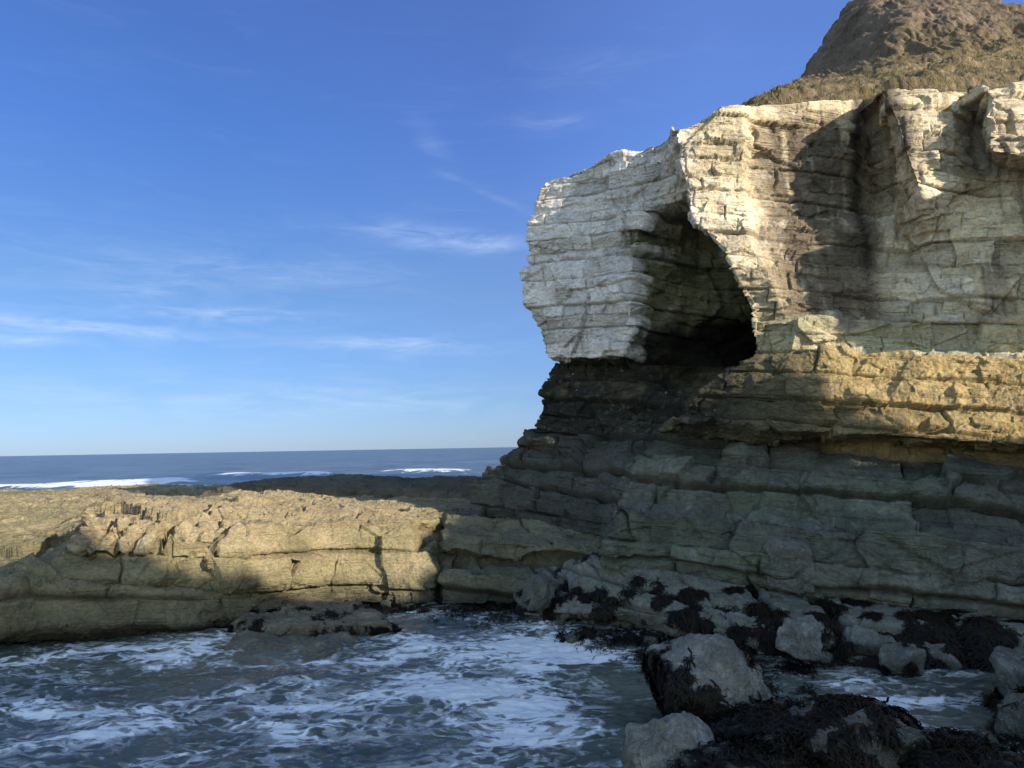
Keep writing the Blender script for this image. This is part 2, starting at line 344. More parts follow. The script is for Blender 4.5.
def build_cliff():
    far = lambda u: 6 if u < 1 else (2 if u < 2 else (5 if u >= 17 else (2.5 if u >= 16 else 1)))
    P = loft_grid(cliff_rows(), .035, far, 1)
    N = grid_normals(P)
    if face_camera(P, N): N = -N; flip = True
    else: flip = False
    s0 = strata(P)
    chalk = sstep(8.3, 8.7, s0)
    planes = bed_list(STRONG, -1.0, 8.5, .45, .9, 3)[:-1] + bed_list(STRONG, 8.5, 20, .32, .62, 4)[2:]
    planes = sorted(set(np.round(planes, 3)))
    ch = chalk; och = sstep(5.4, 5.8, s0)*(1-chalk); low = 1-sstep(5.4, 5.8, s0)
    Pn, k = bedded(P, N, planes, np.where(ch > .5, 1.5, 3.0), ch*(.15+.50*np.exp(-((P[..., 0]-4.7)/.75)**2)*sstep(14.2, 13.4, P[..., 2]))+och*.17+low*.36, ch*.14+och*.16+low*.34, .027+.022*low, 2, ch*.028+och*.06+low*.05,
                   facet=ch*.105+och*.14+low*.09, facet_scale=(1.25, 1.25, 1.9), strong=STRONG, weak=ch*.65+och*.6+low*.9, rounding=ch*.12+och*.6+low*1.8, big=ch*.16+.12*och+.34*low, warp=.03+.09*low, damp=1-.75*sstep(15.2, 16.2, P[..., 2])*sstep(6, 8, P[..., 0]))
    x, y, z = Pn[..., 0], Pn[..., 1], Pn[..., 2]; s = k['s']
    n1 = fbm(P*.35+3, 3); n2 = fbm(P*1.1+40, 4); n3 = fbm(P*4+9, 3); stk = fbm(P*np.array([2.2, 2.2, .22])+5, 4)
    # white chalk, ochre and brown stains towards the right-hand face
    C = np.empty(P.shape, np.float32); C[:] = (.65, .615, .585)
    nose = sstep(6.6, 5.2, x)
    C = mixc(C, (.62, .535, .39), (1-nose)*.9)
    C = mixc(C, (.56, .46, .30), (1-nose)*sstep(-.45, .6, n1+.6*n2+.1)*.8)
    C = mixc(C, (.46, .35, .19), (1-nose)*sstep(.1, .9, n2+.5*n3+.4*(k['bed']-.5))*.6)
    C = mixc(C, (.42, .40, .36), sstep(.25, .7, n3+.3*n2)*.45)
    C = mixc(C, (.50, .45, .34), nose*sstep(.0, .7, n2)*sstep(13.5, 15.5, z)*.8)
    # run-off stain in the cleft
    cx = 10.3+.10*(z-10)
    st = np.exp(-(np.abs(x-cx+.45)/(1.75+.35*n2))**3)*sstep(8.8, 9.6, s+.2*n2)*sstep(-.5, .35, stk+.45)*sstep(16.4, 15.2, z+.4*n2)
    C = mixc(C, (.105, .082, .062), np.clip(st*1.05, 0, .92))
    C = mixc(C, (.165, .125, .085), np.exp(-(np.abs(x-cx-.1)/1.3)**4)*sstep(9.5, 9.9, s)*sstep(12.6, 11.6, z+.4*n2)*.7)
    C = mixc(C, (.20, .16, .12), (1-nose)*sstep(.25, .75, stk+.2*n2)*sstep(8.8, 9.4, s)*.65)
    cleft_dark = np.exp(-((x-11.75-.09*(z-13)-.18*n2)/.42)**2)*sstep(9.8, 10.8, z)*sstep(-.6, .1, stk+.3)
    C = mixc(C, (.055, .046, .036), cleft_dark*.9)  # narrow streak: the recess's darkness painted into the colour
    # algae-tinged course just above the ledge
    C = mixc(C, (.40, .375, .24), sstep(6.2, 7.2, x)*sstep(8.35, 8.6, s)*sstep(9.75, 9.5, s)*sstep(-.5, .3, n2+.3)*.75)
    # cave walls: green growth on permanently wet rock
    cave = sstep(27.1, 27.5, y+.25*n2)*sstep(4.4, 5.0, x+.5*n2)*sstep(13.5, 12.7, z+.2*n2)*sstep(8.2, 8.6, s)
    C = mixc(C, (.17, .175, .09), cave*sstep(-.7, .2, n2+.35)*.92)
    C = mixc(C, (.020, .020, .017), cave*sstep(10.5, 9.7, s+.35*n2-.25*(x-6.5))*.97)  # deep shade of the cave's lower right painted in near-black
    # ochre limestone course
    lowm = sstep(8.62, 8.42, s)
    ochre = np.empty_like(C); ochre[:] = (.34, .255, .12)
    ochre = mixc(ochre, (.22, .17, .09), sstep(-.2, .6, n2+.3*n3)*.8)
    ochre = mixc(ochre, (.40, .34, .18), sstep(.2, .8, n3)*.5)
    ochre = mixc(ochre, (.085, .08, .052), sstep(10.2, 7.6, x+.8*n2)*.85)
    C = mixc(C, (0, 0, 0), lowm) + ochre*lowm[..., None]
    # near-black tone under the nose, with paler mottling
    under_nose = sstep(7.6, 5.8, x+.8*n2)*lowm*sstep(4.6, 5.6, s+.5*n2)
    C = mixc(C, (.030, .028, .023), under_nose*sstep(-1.1, .0, n2+.25)*.95)
    C = mixc(C, (.16, .15, .12), under_nose*sstep(.35, .7, n3+.4*n2)*.35)
    # grey-green tidal rock
    tid = sstep(5.75, 5.45, s+.15*n2); left = sstep(25.2, 26.2, y)
    grey = np.empty_like(C); grey[:] = (.112, .116, .096)
    grey = mixc(grey, (.108, .128, .088), sstep(-.2, .5, n1+.4*n2)*.75)
    grey = mixc(grey, (.19, .185, .165), sstep(.15, .7, n2+.5*n3+.5*(k['block']-.5))*.6)
    grey = mixc(grey, (.07, .072, .062), sstep(.1, .7, stk+.4*n3)*.55)
    grey = mixc(grey, (.038, .034, .028), sstep(4.7, 5.6, s+.4*n2)*.8)
    grey = mixc(grey, (.056, .058, .052), left*.75)
    C = mixc(C, (0, 0, 0), tid) + grey*tid[..., None]
    C *= (.82+.36*k['block'])[..., None]*(.9+.2*k['bed'])[..., None]
    C *= (1-.30*k['crack'])[..., None]
    gua = sstep(.86, .98, fbm(P*8+100, 2)+.25*k['bed'])*lowm*sstep(5.5, 6.5, s)*sstep(0, .4, n2)
    C = mixc(C, (.55, .54, .5), gua*.8)
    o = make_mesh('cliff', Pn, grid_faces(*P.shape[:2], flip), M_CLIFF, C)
    tag(o, 'high bedded white chalk cliff with a dark sea cave above grey-green lower ledges', 'cliff', 'structure')
    return Pn
print('start cliff', time.time()-T0); build_cliff(); print('cliff', time.time()-T0)

# ================================================================== HILL
def build_hill():
    def row(l): return [(i, D(*t)) for i, t in enumerate(l)]
    rows = [
        row([(660, 180, 30), (700, 150, 27.5), (745, 116, 26.2), (800, 106, 26), (870, 112, 26.4), (940, 112, 24.3), (1045, 112, 23.2), (1300, 80, 23), (1700, 20, 23)]),
        row([(690, 150, 31), (720, 124, 29), (757, 101, 27.6), (800, 94, 27.5), (870, 87, 27.5), (940, 84, 26.5), (1045, 80, 25.6), (1300, 58, 25), (1700, 10, 24.5)]),
        row([(700, 150, 36), (740, 118, 33), (783, 92, 32), (822, 85, 32), (880, 76, 31), (950, 72, 30), (1045, 67, 29), (1300, 40, 28), (1700, -20, 28)]),
        row([(720, 140, 46), (765, 110, 43), (803, 88, 42), (840, 82, 38), (890, 68, 36.5), (950, 58, 36), (1045, 54, 35), (1300, 20, 34), (1700, -60, 33)]),
        row([(740, 130, 60), (790, 104, 56), (807, 83, 52), (850, 78, 43), (895, 60, 41), (960, 48, 40), (1045, 48, 40), (1300, 10, 39), (1700, -80, 38)]),
        row([(750, 120, 66), (800, 98, 62), (811, 70, 54), (862, 56, 45), (905, 32, 44), (960, 24, 44), (1045, 36, 44), (1300, 80, 45), (1700, 130, 45)]),
        row([(760, 110, 70), (812, 92, 66), (823, 48, 57), (868, 30, 48), (910, 8, 48), (960, 8, 48), (1045, 26, 49), (1300, 85, 50), (1700, 150, 50)]),
        row([(770, 105, 75), (830, 88, 68), (838, 26, 60), (874, 4, 52), (910, -3, 52), (960, 0, 52), (1045, 25, 55), (1300, 105, 56), (1700, 160, 55)]),
        row([(780, 105, 85), (850, 85, 75), (851, 6, 63), (880, -4, 57), (912, -7, 57), (960, -3, 58), (1045, 23, 62), (1300, 110, 60), (1700, 170, 58)]),
        row([(780, 130, 105), (850, 115, 95), (858, 22, 74), (885, 12, 68), (915, 10, 68), (960, 14, 70), (1045, 34, 75), (1300, 110, 72), (1700, 190, 70)]),
    ]
    P = loft_grid(rows, .075, lambda u: 3 if (u < 1 or u >= 7) else (2 if u >= 6 else 1), 6)
    N = grid_normals(P)
    if face_camera(P, N): N = -N; flip = True
    else: flip = False
    hill = sstep(36, 41, P[..., 1])
    rill = fbm(P*np.array([.7, .15, .16])+2, 4, .55, True)
    n2 = fbm(P*.8+30, 4, .55); n3 = fbm(P*3+3, 3)
    tuft = fbm(P*np.array([2.2, 2.2, 2.8])+8, 4, .6)
    wid, off, gap = worley(P*.55+3); fac = (off*_g[wid & 4095]).sum(-1)
    lrg = fbm(P*np.array([.30, .2, .22])+70, 3); disp = hill*(.30*rill+.10*n2+.04*n3+.06*fac+.40*lrg) + (1-hill)*(.30*fbm(P*np.array([.22, .22, 2.2])+31, 3)+.08*n2+.09*tuft+.10*fac+.26*fbm(P*.55+7, 3))
    Pn = P+N*disp[..., None]
    C = np.empty(P.shape, np.float32); C[:] = (.135, .103, .075)
    C = mixc(C, (.18, .137, .10), sstep(-.2, .8, rill+.4*n2)*.8)
    C = mixc(C, (.10, .075, .052), sstep(.05, .6, lrg+.6*n2+.3*n3)*hill*.8)
    gr = (1-sstep(40, 45, P[..., 1]+3*n2))
    C = mixc(C, (.13, .10, .06), gr*.95)
    C = mixc(C, (.095, .085, .042), gr*sstep(-.1, .5, tuft+.5*n2)*.75)
    C = mixc(C, (.23, .175, .11), gr*sstep(.15, .6, n3+.3*n2)*.6)
    o = make_mesh('hill', Pn, grid_faces(*P.shape[:2], flip), M_EARTH, C)
    # dry grass on the cliff top
    r = np.random.default_rng(3)
    w_ = np.clip((Pn[..., 0].ravel() > 8.2)*gr.ravel()*sstep(-.3, .4, tuft+.4*n2).ravel(), 0, 1); k = 12000
    ix = r.choice(len(w_), k, p=w_/w_.sum()); p = Pn.reshape(-1, 3)[ix] + r.normal(size=(k, 3))*np.array([.06, .06, 0])
    L = r.uniform(.05, .16, k)[:, None]; dr = r.normal(size=(k, 3)); dr[:, 2] = r.uniform(.9, 2.4, k); dr /= np.linalg.norm(dr, axis=1)[:, None]
    sd = np.stack([r.normal(size=k), r.normal(size=k)*.3, np.zeros(k)], 1); sd = sd/np.linalg.norm(sd, axis=1)[:, None]*.014
    V = np.stack([p-sd, p+sd, p+dr*L*.6+sd*.7-[0, 0, .01], p+dr*L*.6-sd*.7, ], 1); V2 = np.stack([p+dr*L*.6-sd*.7, p+dr*L*.6+sd*.7, p+dr*L+sd*.1-[0, 0, .05]*L, p+dr*L-sd*.1-[0, 0, .05]*L], 1)
    VV = np.concatenate([V, V2], 1); VV = VV[:, [0, 1, 2, 3, 4, 5, 6, 7]]
    b = np.arange(k)[:, None]*8; F = np.concatenate([b+[0, 1, 2, 3], b+[4, 5, 6, 7]])
    cc = np.where(r.random((k, 1)) < .45, [[.10, .09, .045]], [[.22, .165, .10]])*r.uniform(.7, 1.2, (k, 1))
    go = make_mesh('cliff_grass', VV, F, M_EARTH, np.repeat(cc[:, None], 8, 1))
    tag(go, 'short dry brown grass along the top of the chalk cliff', 'grass', 'stuff')
    tag(o, 'brown clay hill with gullied slopes above the chalk cliff', 'hill', 'structure')
build_hill(); print('hill', time.time()-T0)

# ================================================================== PLATFORMS
PLAT = [-2.2, -.95, .22, 1.30, 2.7, 4.0]
def platform_colour(P, k, green=1.0):
    n1 = fbm(P*.4+13, 3); n2 = fbm(P*1.2+41, 4); n3 = fbm(P*5+19, 3)
    C = np.empty(P.shape, np.float32); C[:] = (.30, .245, .15)
    C = mixc(C, (.24, .195, .115), sstep(-.3, .5, n1+.5*n2)*.8)
    C = mixc(C, (.34, .27, .175), sstep(.1, .7, n3+.4*n2)*.6)
    zz = P[..., 2]
    C = mixc(C, (.205, .185, .10), green*sstep(2.75, 2.2, zz+.2*n2)*sstep(-.5, .4, n2+.3)*.75)
    C = mixc(C, (.15, .138, .092), sstep(1.3, .5, zz+.25*n2)*.75)
    C = mixc(C, (.045, .042, .032), sstep(.65, .15, zz+.25*n2)*.85)
    C = mixc(C, (.08, .07, .05), sstep(.45, .75, n2+.5*n3)*.35)
    C *= (.86+.28*k['block'])[..., None]*(1-.35*k['crack'])[..., None]
    return C
def build_platform():
    def row(*l, step=None):
        r = list(enumerate(l))
        if step is not None: r.insert(3, (2.75, step))
        return r
    rows = [
        row(Z(-420, 690, -.9), Z(0, 664, -.8), Z(40, 662, -.8), Z(85, 660, -.8), Z(175, 652, -.8), Z(240, 640, -.8), Z(330, 622, -.8), Z(390, 620, -.8), Z(428, 618, -.8), Z(445, 610, -.8), Z(470, 600, -.8)),
        row(D(-420, 640, 18.5), D(0, 624, 19.5), D(40, 624, 20.1), D(85, 624, 20.5), D(175, 624, 21.2), D(240, 618, 22.2), D(330, 602, 24.5), D(390, 601, 24.9), D(428, 600, 25.0), D(440, 590, 27), D(470, 585, 29)),
        row(D(-420, 604, 18.5), D(0, 598, 19.5), D(30, 592, 20.2), D(85, 592, 20.5), D(175, 595, 21.3), D(240, 597, 22.3), D(330, 599, 24.5), D(390, 600, 24.95), D(430, 599, 25.1), D(440, 587, 27), D(470, 582, 29)),
        row(D(-420, 596, 18.9), D(0, 590, 19.8), D(30, 584, 20.5), D(85, 585, 20.9), D(175, 589, 21.7), D(240, 592, 22.6), D(330, 594, 24.8), D(390, 596, 25.2), D(430, 595, 25.3), D(440, 583, 27.2), D(470, 580, 29)),
        row(D(-420, 588, 19.4), D(0, 584, 20.2), D(18, 577, 20.5), D(76, 576, 20.7), D(175, 579, 21.4), D(240, 580, 22.4), D(330, 580, 24.5), D(390, 580, 25), D(433, 572, 25.1), D(440, 565, 27.4), D(470, 565, 29)),
        row(D(-420, 584, 20.2), D(0, 580, 20.9), D(26, 570, 20.9), D(70, 555, 21.0), D(175, 558, 21.7), D(240, 561, 22.7), D(330, 555, 24.8), D(390, 550, 25.4), D(420, 553, 25.6), D(430, 549, 27.8), D(470, 550, 29.5)),
        row(D(-420, 580, 21.2), D(0, 573, 21.8), D(32, 564, 21.7), D(73, 549, 20.8), D(175, 554, 21.45), D(240, 555, 22.5), D(330, 547, 24.8), D(390, 542, 25.4), D(408, 541, 25.7), D(422, 540, 28), D(470, 545, 30), step=D(66, 556, 21.7)),
        row(D(-420, 572, 22.8), D(0, 563, 23.0), D(42, 557, 23.0), D(84, 525, 21.4), D(175, 527, 22.0), D(240, 532, 23.0), D(330, 526, 25.2), D(390, 526, 25.8), D(407, 528, 26.1), D(418, 530, 28.6), D(470, 535, 31), step=D(74, 550, 22.6)),
        row(D(-420, 552, 26), D(0, 546, 26.6), D(50, 543, 26.6), D(93, 521, 22.6), D(175, 518, 23.2), D(240, 508, 24.6), D(330, 511, 26.6), D(385, 516, 26.8), D(402, 521, 27), D(420, 522, 28.2), D(470, 522, 31), step=D(84, 538, 25)),
        row(D(-420, 534, 32), D(0, 529, 33), D(58, 527, 33), D(98, 514.5, 26.5), D(175, 508, 26.4), D(240, 493.5, 27.4), D(310, 499, 29), D(375, 507, 29.4), D(398, 512, 29.4), D(420, 513, 30), D(470, 512, 33), step=D(94, 523, 30)),
        row(D(-420, 517, 40), D(0, 514, 41), D(62, 512, 41), D(108, 511, 36), D(175, 509, 36), D(240, 505, 36), D(310, 503, 36), D(375, 504, 35), D(400, 504, 34), D(425, 505, 34), D(470, 505, 36), step=D(100, 510, 38)),
        row(D(-420, 506, 49), D(0, 502, 50), D(62, 501, 50), D(112, 499, 48), D(175, 498, 48), D(240, 498, 47), D(310, 499, 44), D(375, 499, 42), D(400, 499, 40), D(430, 500, 39), D(470, 500, 40)),
        row(D(-420, 499, 60), D(0, 492.5, 64), D(60, 491, 64), D(110, 490.5, 62), D(175, 489.5, 60), D(240, 489, 58), D(310, 490, 54), D(375, 491, 52), D(400, 492, 50), D(430, 493, 49), D(470, 494, 48)),
        row(W(-76, 70, -.6), W(-46, 72, -.6), W(-40, 72, -.6), W(-35, 70, -.6), W(-29, 68, -.6), W(-22, 66, -.6), W(-15, 63, -.6), W(-10, 60, -.6), W(-8, 58, -.6), W(-6, 56, -.6), W(-3, 55, -.6)),
    ]
    P = loft_grid(rows, .04, lambda u: 5 if u < 1 else 1, 2)
    N = grid_normals(P)
    if face_camera(P, N): N = -N; flip = True
    else: flip = False
    along = P[..., 0]
    flat = sstep(.55, .85, N[..., 2])
    Pn, k = bedded(P, N, PLAT, 2.2, .22, .22, .045, 11, .06, along=along, big=.30*sstep(1.0, 1.6, P[..., 2])*sstep(27, 24, P[..., 1])+.10, facet=.07+.13*sstep(2.2, 2.4, P[..., 2])*sstep(24, 22, P[..., 1]), facet_scale=(1.0, 1.0, 1.4), strong=[1.30, .22], weak=.5)
    # joint that splits the upper block, and pitting on top
    jx = -9.75+.12*perlin(P*2.1+3)+.05*perlin(P*7)+.10*(P[..., 2]-3)
    front = sstep(2.05, 2.3, P[..., 2])*sstep(25.5, 23.5, P[..., 1])
    cut = np.exp(-((P[..., 0]-jx)/.15)**2)*front
    for nx, nw, na in ((-11.35, .07, .5), (-10.9, .10, .6), (-10.35, .06, .4), (-9.45, .08, .6), (-8.9, .06, .4), (-8.5, .05, .35)):
        cut = np.maximum(cut, na*np.exp(-((P[..., 0]-nx-.16*perlin(P*2.3+nx)-.2*(P[..., 2]-2.7))/nw)**2)*front*sstep(-.4, .2, perlin(P*1.6+nx)))
    pits = np.clip(fbm(P*np.array([1.6, 1.6, 3.0])+60, 4, .6, True), -1, 1)
    far = sstep(36, 42, P[..., 1])
    Pn = Pn - N*(.62*cut)[..., None] + N*((.045+.10*far)*pits*flat*(.6+.6*far))[..., None]
    k['crack'] = np.maximum(k['crack']*(1-.8*flat), cut)
    C = platform_colour(Pn, k)
    o = make_mesh('rock_platform', Pn, grid_faces(*P.shape[:2], flip), M_PLAT, C)
    tag(o, 'wide sunlit tan rock platform at the left beside the swirling water', 'rock platform', 'structure')
build_platform(); print('platform', time.time()-T0)

def build_shelf():
    def row(*l): return list(enumerate(l))
    rows = [
        row(Z(425, 626, -.8), Z(438, 622, -.8), Z(490, 622, -.8), Z(545, 632, -.8), Z(610, 650, -.8), Z(680, 690, -.8)),
        row(D(434, 606, 25.8), D(438, 606, 24.4), D(490, 606, 24.1), D(540, 612, 23.4), D(610, 625, 21.8), D(680, 650, 20)),
        row(D(436, 580, 26), D(440, 578, 24.6), D(490, 576, 24.3), D(538, 584, 23.6), D(610, 598, 22.6), D(680, 610, 21)),
        row(D(437, 570, 26.6), D(443, 568, 25.2), D(490, 566, 25.0), D(540, 570, 24.4), D(610, 578, 23.8), D(680, 590, 22)),
        row(D(438, 562, 27.2), D(446, 560, 26.2), D(490, 558, 26.2), D(545, 561, 25.6), D(610, 570, 24.4), D(680, 580, 23)),
        row(D(434, 548, 27), D(438, 544, 25.8), D(490, 547, 25.7), D(550, 549, 25.0), D(612, 556, 24.5), D(680, 560, 24)),
        row(D(436, 536, 28.2), D(442, 533, 26.6), D(490, 539, 26.4), D(550, 541, 25.8), D(615, 544, 25.4), D(680, 545, 26)),
        row(D(437, 528, 30), D(446, 527, 28.6), D(488, 530, 28.2), D(550, 530, 27.6), D(615, 534, 26.6), D(680, 540, 27)),
        row(D(438, 520, 30.4), D(448, 518, 29.0), D(486, 519, 28.6), D(550, 521, 28.2), D(640, 523, 27.4), D(680, 524, 27.4)),
        row(D(435, 508, 36), D(450, 507, 35), D(480, 507, 34), D(560, 508, 32), D(650, 510, 31), D(680, 510, 31)),
        row(D(420, 499, 40), D(440, 498, 40), D(480, 498, 40), D(560, 500, 38), D(650, 502, 36), D(690, 502, 36)),
        row(D(420, 496, 45), D(440, 495, 45), D(480, 495, 45), D(560, 497, 44), D(650, 498, 43), D(690, 498, 43)),
    ]
    P = loft_grid(rows, .04, None, 2)
    N = grid_normals(P)
    if face_camera(P, N): N = -N; flip = True
    else: flip = False
    Pn, k = bedded(P, N, [-1.2, -.2, .45, 1.05, 1.75, 2.6, 4], 1.8, .30, .24, .05, 23, .07, along=P[..., 0]+.3*P[..., 1], facet=.07, facet_scale=(1.5, 1.5, 1.4))
    flat = sstep(.5, .85, N[..., 2]); k['crack'] *= (1-.6*flat)
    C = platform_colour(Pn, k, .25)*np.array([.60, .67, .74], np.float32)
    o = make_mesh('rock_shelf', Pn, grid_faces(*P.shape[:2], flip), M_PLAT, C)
    tag(o, 'low stepped grey rock shelf between the sunlit platform and the cliff foot', 'rock shelf', 'structure')
    # long low ledge at the back, in the shadow of the cliff
    def row(*l): return list(enumerate(l))
    rows = [
        row(D(196, 510, 40.5), D(225, 510, 40), D(300, 510, 39), D(380, 512, 38), D(450, 514, 37), D(520, 516, 36), D(580, 518, 36)),
        row(D(200, 497, 41), D(226, 497, 40.5), D(300, 497, 40), D(380, 498, 39), D(450, 500, 38), D(520, 503, 37), D(580, 504, 37)),
        row(D(206, 491, 41.5), D(228, 487.5, 41), D(300, 488, 40.3), D(380, 489, 39.5), D(450, 490, 38.6), D(520, 491, 37.6), D(580, 492, 37.6)),
        row(D(214, 489.5, 43), D(232, 485, 42), D(300, 482.5, 42), D(380, 483, 41.5), D(450, 483, 41), D(520, 484, 40), D(580, 485, 40)),
        row(D(218, 489, 46), D(245, 482, 48), D(300, 475.5, 50), D(380, 475.5, 50), D(450, 476.5, 49), D(520, 477, 48), D(580, 478, 48)),
        row(W(-21, 54, 1), W(-18, 56, 1), W(-14, 58, 1), W(-9, 58, 1), W(-3, 58, 1), W(2, 58, 1), W(5, 58, 1)),
    ]
    P = loft_grid(rows, .06, None, 3)
    N = grid_normals(P)
    if face_camera(P, N): N = -N; flip = True
    else: flip = False
    Pn, k = bedded(P, N, [-1, 1.5, 2.1, 2.7, 6], 3.0, .08, .12, .05, 31, .06, along=P[..., 0], facet=.06, facet_scale=(1.4, 1.4, 1.6))
    k['crack'] *= .4
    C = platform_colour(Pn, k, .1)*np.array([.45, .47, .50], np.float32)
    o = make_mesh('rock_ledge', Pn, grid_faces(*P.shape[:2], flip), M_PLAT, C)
    tag(o, 'long shadowed rock ledge running out to sea behind the sunlit platform', 'rock ledge', 'structure')
build_shelf(); print('shelf', time.time()-T0)

# ================================================================== CLIFF ACROSS THE BAY (behind the viewpoint; shades the cove)
def build_bay_cliff():
    # its skyline, surveyed from where the edge of its shadow falls on the far side of the cove
    edge = []
    for px, py, d in ((1020, 434, 20.6), (940, 441, 21.1), (868, 442, 21.8), (859, 405, 22.1), (838, 385, 22.3), (790, 362, 22.6), (660, 424, 24.2), (432, 540, 26.4), (420, 598, 25.0), (340, 602, 24.8), (280, 588, 23.6), (215, 563, 22.2), (155, 552, 21.6), (105, 544, 21.3), (55, 545, 22.6)):
        p = D(px, py, d); t = (33.8-p[0])/TO_SUN[0]; q = p+np.array(TO_SUN)*t
        edge.append((33, q[1], q[2]))
    edge.sort(key=lambda e: -e[1])
    print('bay skyline', [(round(e[1], 1), round(e[2], 1)) for e in edge])
    plan = [(22, 24, 14), (30, 20, 11), (33, 14, 10.5), (33, edge[0][1]+4, edge[0][2]-1.5)] + edge + [(33, edge[-1][1]-5, edge[-1][2]+1), (33, edge[-1][1]-12, 24), (30, edge[-1][1]-20, 22)]
    rows = []
    for f, off in ((-.1, -2.2), (.12, -2.0), (.35, -1.0), (.36, -.3), (.6, 0), (.85, .5), (1.0, 1.0)):
        rows.append([(i, W(x+off*.8, y-off*.2, max(-1.0, h*f))) for i, (x, y, h) in enumerate(plan)])
    rows.append([(i, W(x+14, y-13.5, h+1.0)) for i, (x, y, h) in enumerate(plan)])
    P = loft_grid(rows, .22, None, 1)
    N = grid_normals(P)
    if face_camera(P, N): N = -N; flip = True
    else: flip = False
    Pn, k = bedded(P, N, bed_list([], -1, 30, .5, 1.1, 8), 2.5, .2, .2, .12, 41, .10, along=P[..., 1], facet=.15)
    C = np.empty(P.shape, np.float32); C[:] = (.5, .45, .36)
    C = mixc(C, (.13, .13, .10), sstep(7, 5, P[..., 2]))
    o = make_mesh('bay_cliff', Pn, grid_faces(*P.shape[:2], flip), M_CLIFF, C)
    tag(o, 'chalk cliff closing the near side of the cove', 'cliff', 'structure')
build_bay_cliff(); print('bay', time.time()-T0)

# ================================================================== BOULDERS AND BLOCKS
def ico(n):
    import bmesh
    bm = bmesh.new(); bmesh.ops.create_icosphere(bm, subdivisions=n, radius=1.0)
    v = np.array([x.co[:] for x in bm.verts], np.float32); f = np.array([[q.index for q in p.verts] for p in bm.faces], np.int32)
    bm.free(); return v, f
_ICO = {}
ROCK_SURF = []
def rock(name, px, py, d, size, rot, seed, label, cat='boulder', sub=6, boxy=.5, planes=9, weed=0.0, tone=(.15, .15, .135), group=None, tilt=(0, 0), weed_side=None, rough=1.0, weed_z=9, gable=None):
    if sub not in _ICO: _ICO[sub] = ico(sub)
    dirs, faces = _ICO[sub]
    r = np.random.default_rng(seed)
    ns = [np.array(a, float) for a in ((1, 0, 0), (-1, 0, 0), (0, 1, 0), (0, -1, 0), (0, 0, 1), (0, 0, -1))]
    hs = [1.0]*6
    ns = [a + r.normal(size=3)*.16 for a in ns]
    for _ in range(planes):
        a = r.normal(size=3); ns.append(a); hs.append(r.uniform(.98, 1.25) if boxy > .5 else r.uniform(.84, 1.1))
    if gable:
        for a, h in (((-.62, -.25, .74), gable), ((.60, -.30, .72), gable*1.04), ((.05, -.80, .60), gable*1.08), ((.1, .7, .7), gable*1.1)):
            ns.append(np.array(a)+r.normal(size=3)*.05); hs.append(h)
    ns = [a/np.linalg.norm(a) for a in ns]
    inv = 0
    p = 10 + 16*boxy
    for a, h in zip(ns, hs):
        inv = inv + np.clip((dirs@a.astype(np.float32))/h, 0, None)**p
    rad = inv**(-1/p)
    V = dirs*rad[:, None]*np.asarray(size, np.float32)/2
    nn = dirs
    sz = float(np.mean(size))
    n2 = fbm(V*1.4/min(1, sz)+seed, 4, .55); n3 = fbm(V*5+seed, 4, .55); rd = fbm(V*2.3+seed*2, 3, .5, True)
    wid, wo, wg = worley(V*(2.3/sz)+seed); fc = (wo*_g[wid & 4095]).sum(-1)+(_rv[wid & 4095]-.5)*.5
    wid2, wo2, wg2 = worley(V*(6.0/sz)+seed); fc = fc+.4*(wo2*_g[wid2 & 4095]).sum(-1)
    V = V + nn*(fc*.055*sz)[:, None]
    V = V + nn*((.055*n2+.022*n3+.03*rd)*min(1.2, sz)*rough)[:, None]
    cx, sx = math.cos(tilt[0]), math.sin(tilt[0]); cy, sy = math.cos(tilt[1]), math.sin(tilt[1]); cz, sz_ = math.cos(rot), math.sin(rot)
    Rm = np.array([[cz, -sz_, 0], [sz_, cz, 0], [0, 0, 1]])@np.array([[cy, 0, sy], [0, 1, 0], [-sy, 0, cy]])@np.array([[1, 0, 0], [0, cx, -sx], [0, sx, cx]])
    V = V@Rm.T.astype(np.float32)
    c = D(px, py, d)
    Wp = V + c
    C = np.empty(V.shape, np.float32); C[:] = tone
    C = mixc(C, np.array(tone)*1.55, sstep(.0, .7, n2+.5*n3)*.6)
    C = mixc(C, np.array(tone)*.5, sstep(.2, .8, rd-.3+.3*n3)*.6)
    C = mixc(C, (.075, .085, .06), sstep(.9, .1, Wp[:, 2]+.3*n2)*.6)
    wm = np.zeros(len(V), np.float32)
    if weed > 0:
        nf = fbm(Wp*1.7+seed*.37, 3, .6)
        wm = sstep(.9-1.5*weed, 1.02-1.5*weed, nf*.8+.22+.3*fbm(Wp*5, 3)+.45*np.clip(.75-Wp[:, 2], -.6, .7))
        if weed_side is not None:
            wm = np.maximum(wm*.35, wm*sstep(-.2, .4, (V/np.asarray(size, np.float32))@np.asarray(weed_side, np.float32)*2))
            wm = np.maximum(wm, sstep(.05, .35, (V/np.asarray(size, np.float32))@np.asarray(weed_side, np.float32)*2+.3*nf-.35))
        wm = wm*sstep(weed_z+.2, weed_z-.2, Wp[:, 2]+.2*nf)
        C = mixc(C, (.012, .0105, .009), wm*.95)
    o = make_mesh(name, V, faces, M_BOULDER, C); o.location = c
    tag(o, label, cat, None, group)
    nw = dirs@Rm.T
    ROCK_SURF.append((Wp, nw, wm))
    return o
BL = 'bedrock blocks along the cliff foot'
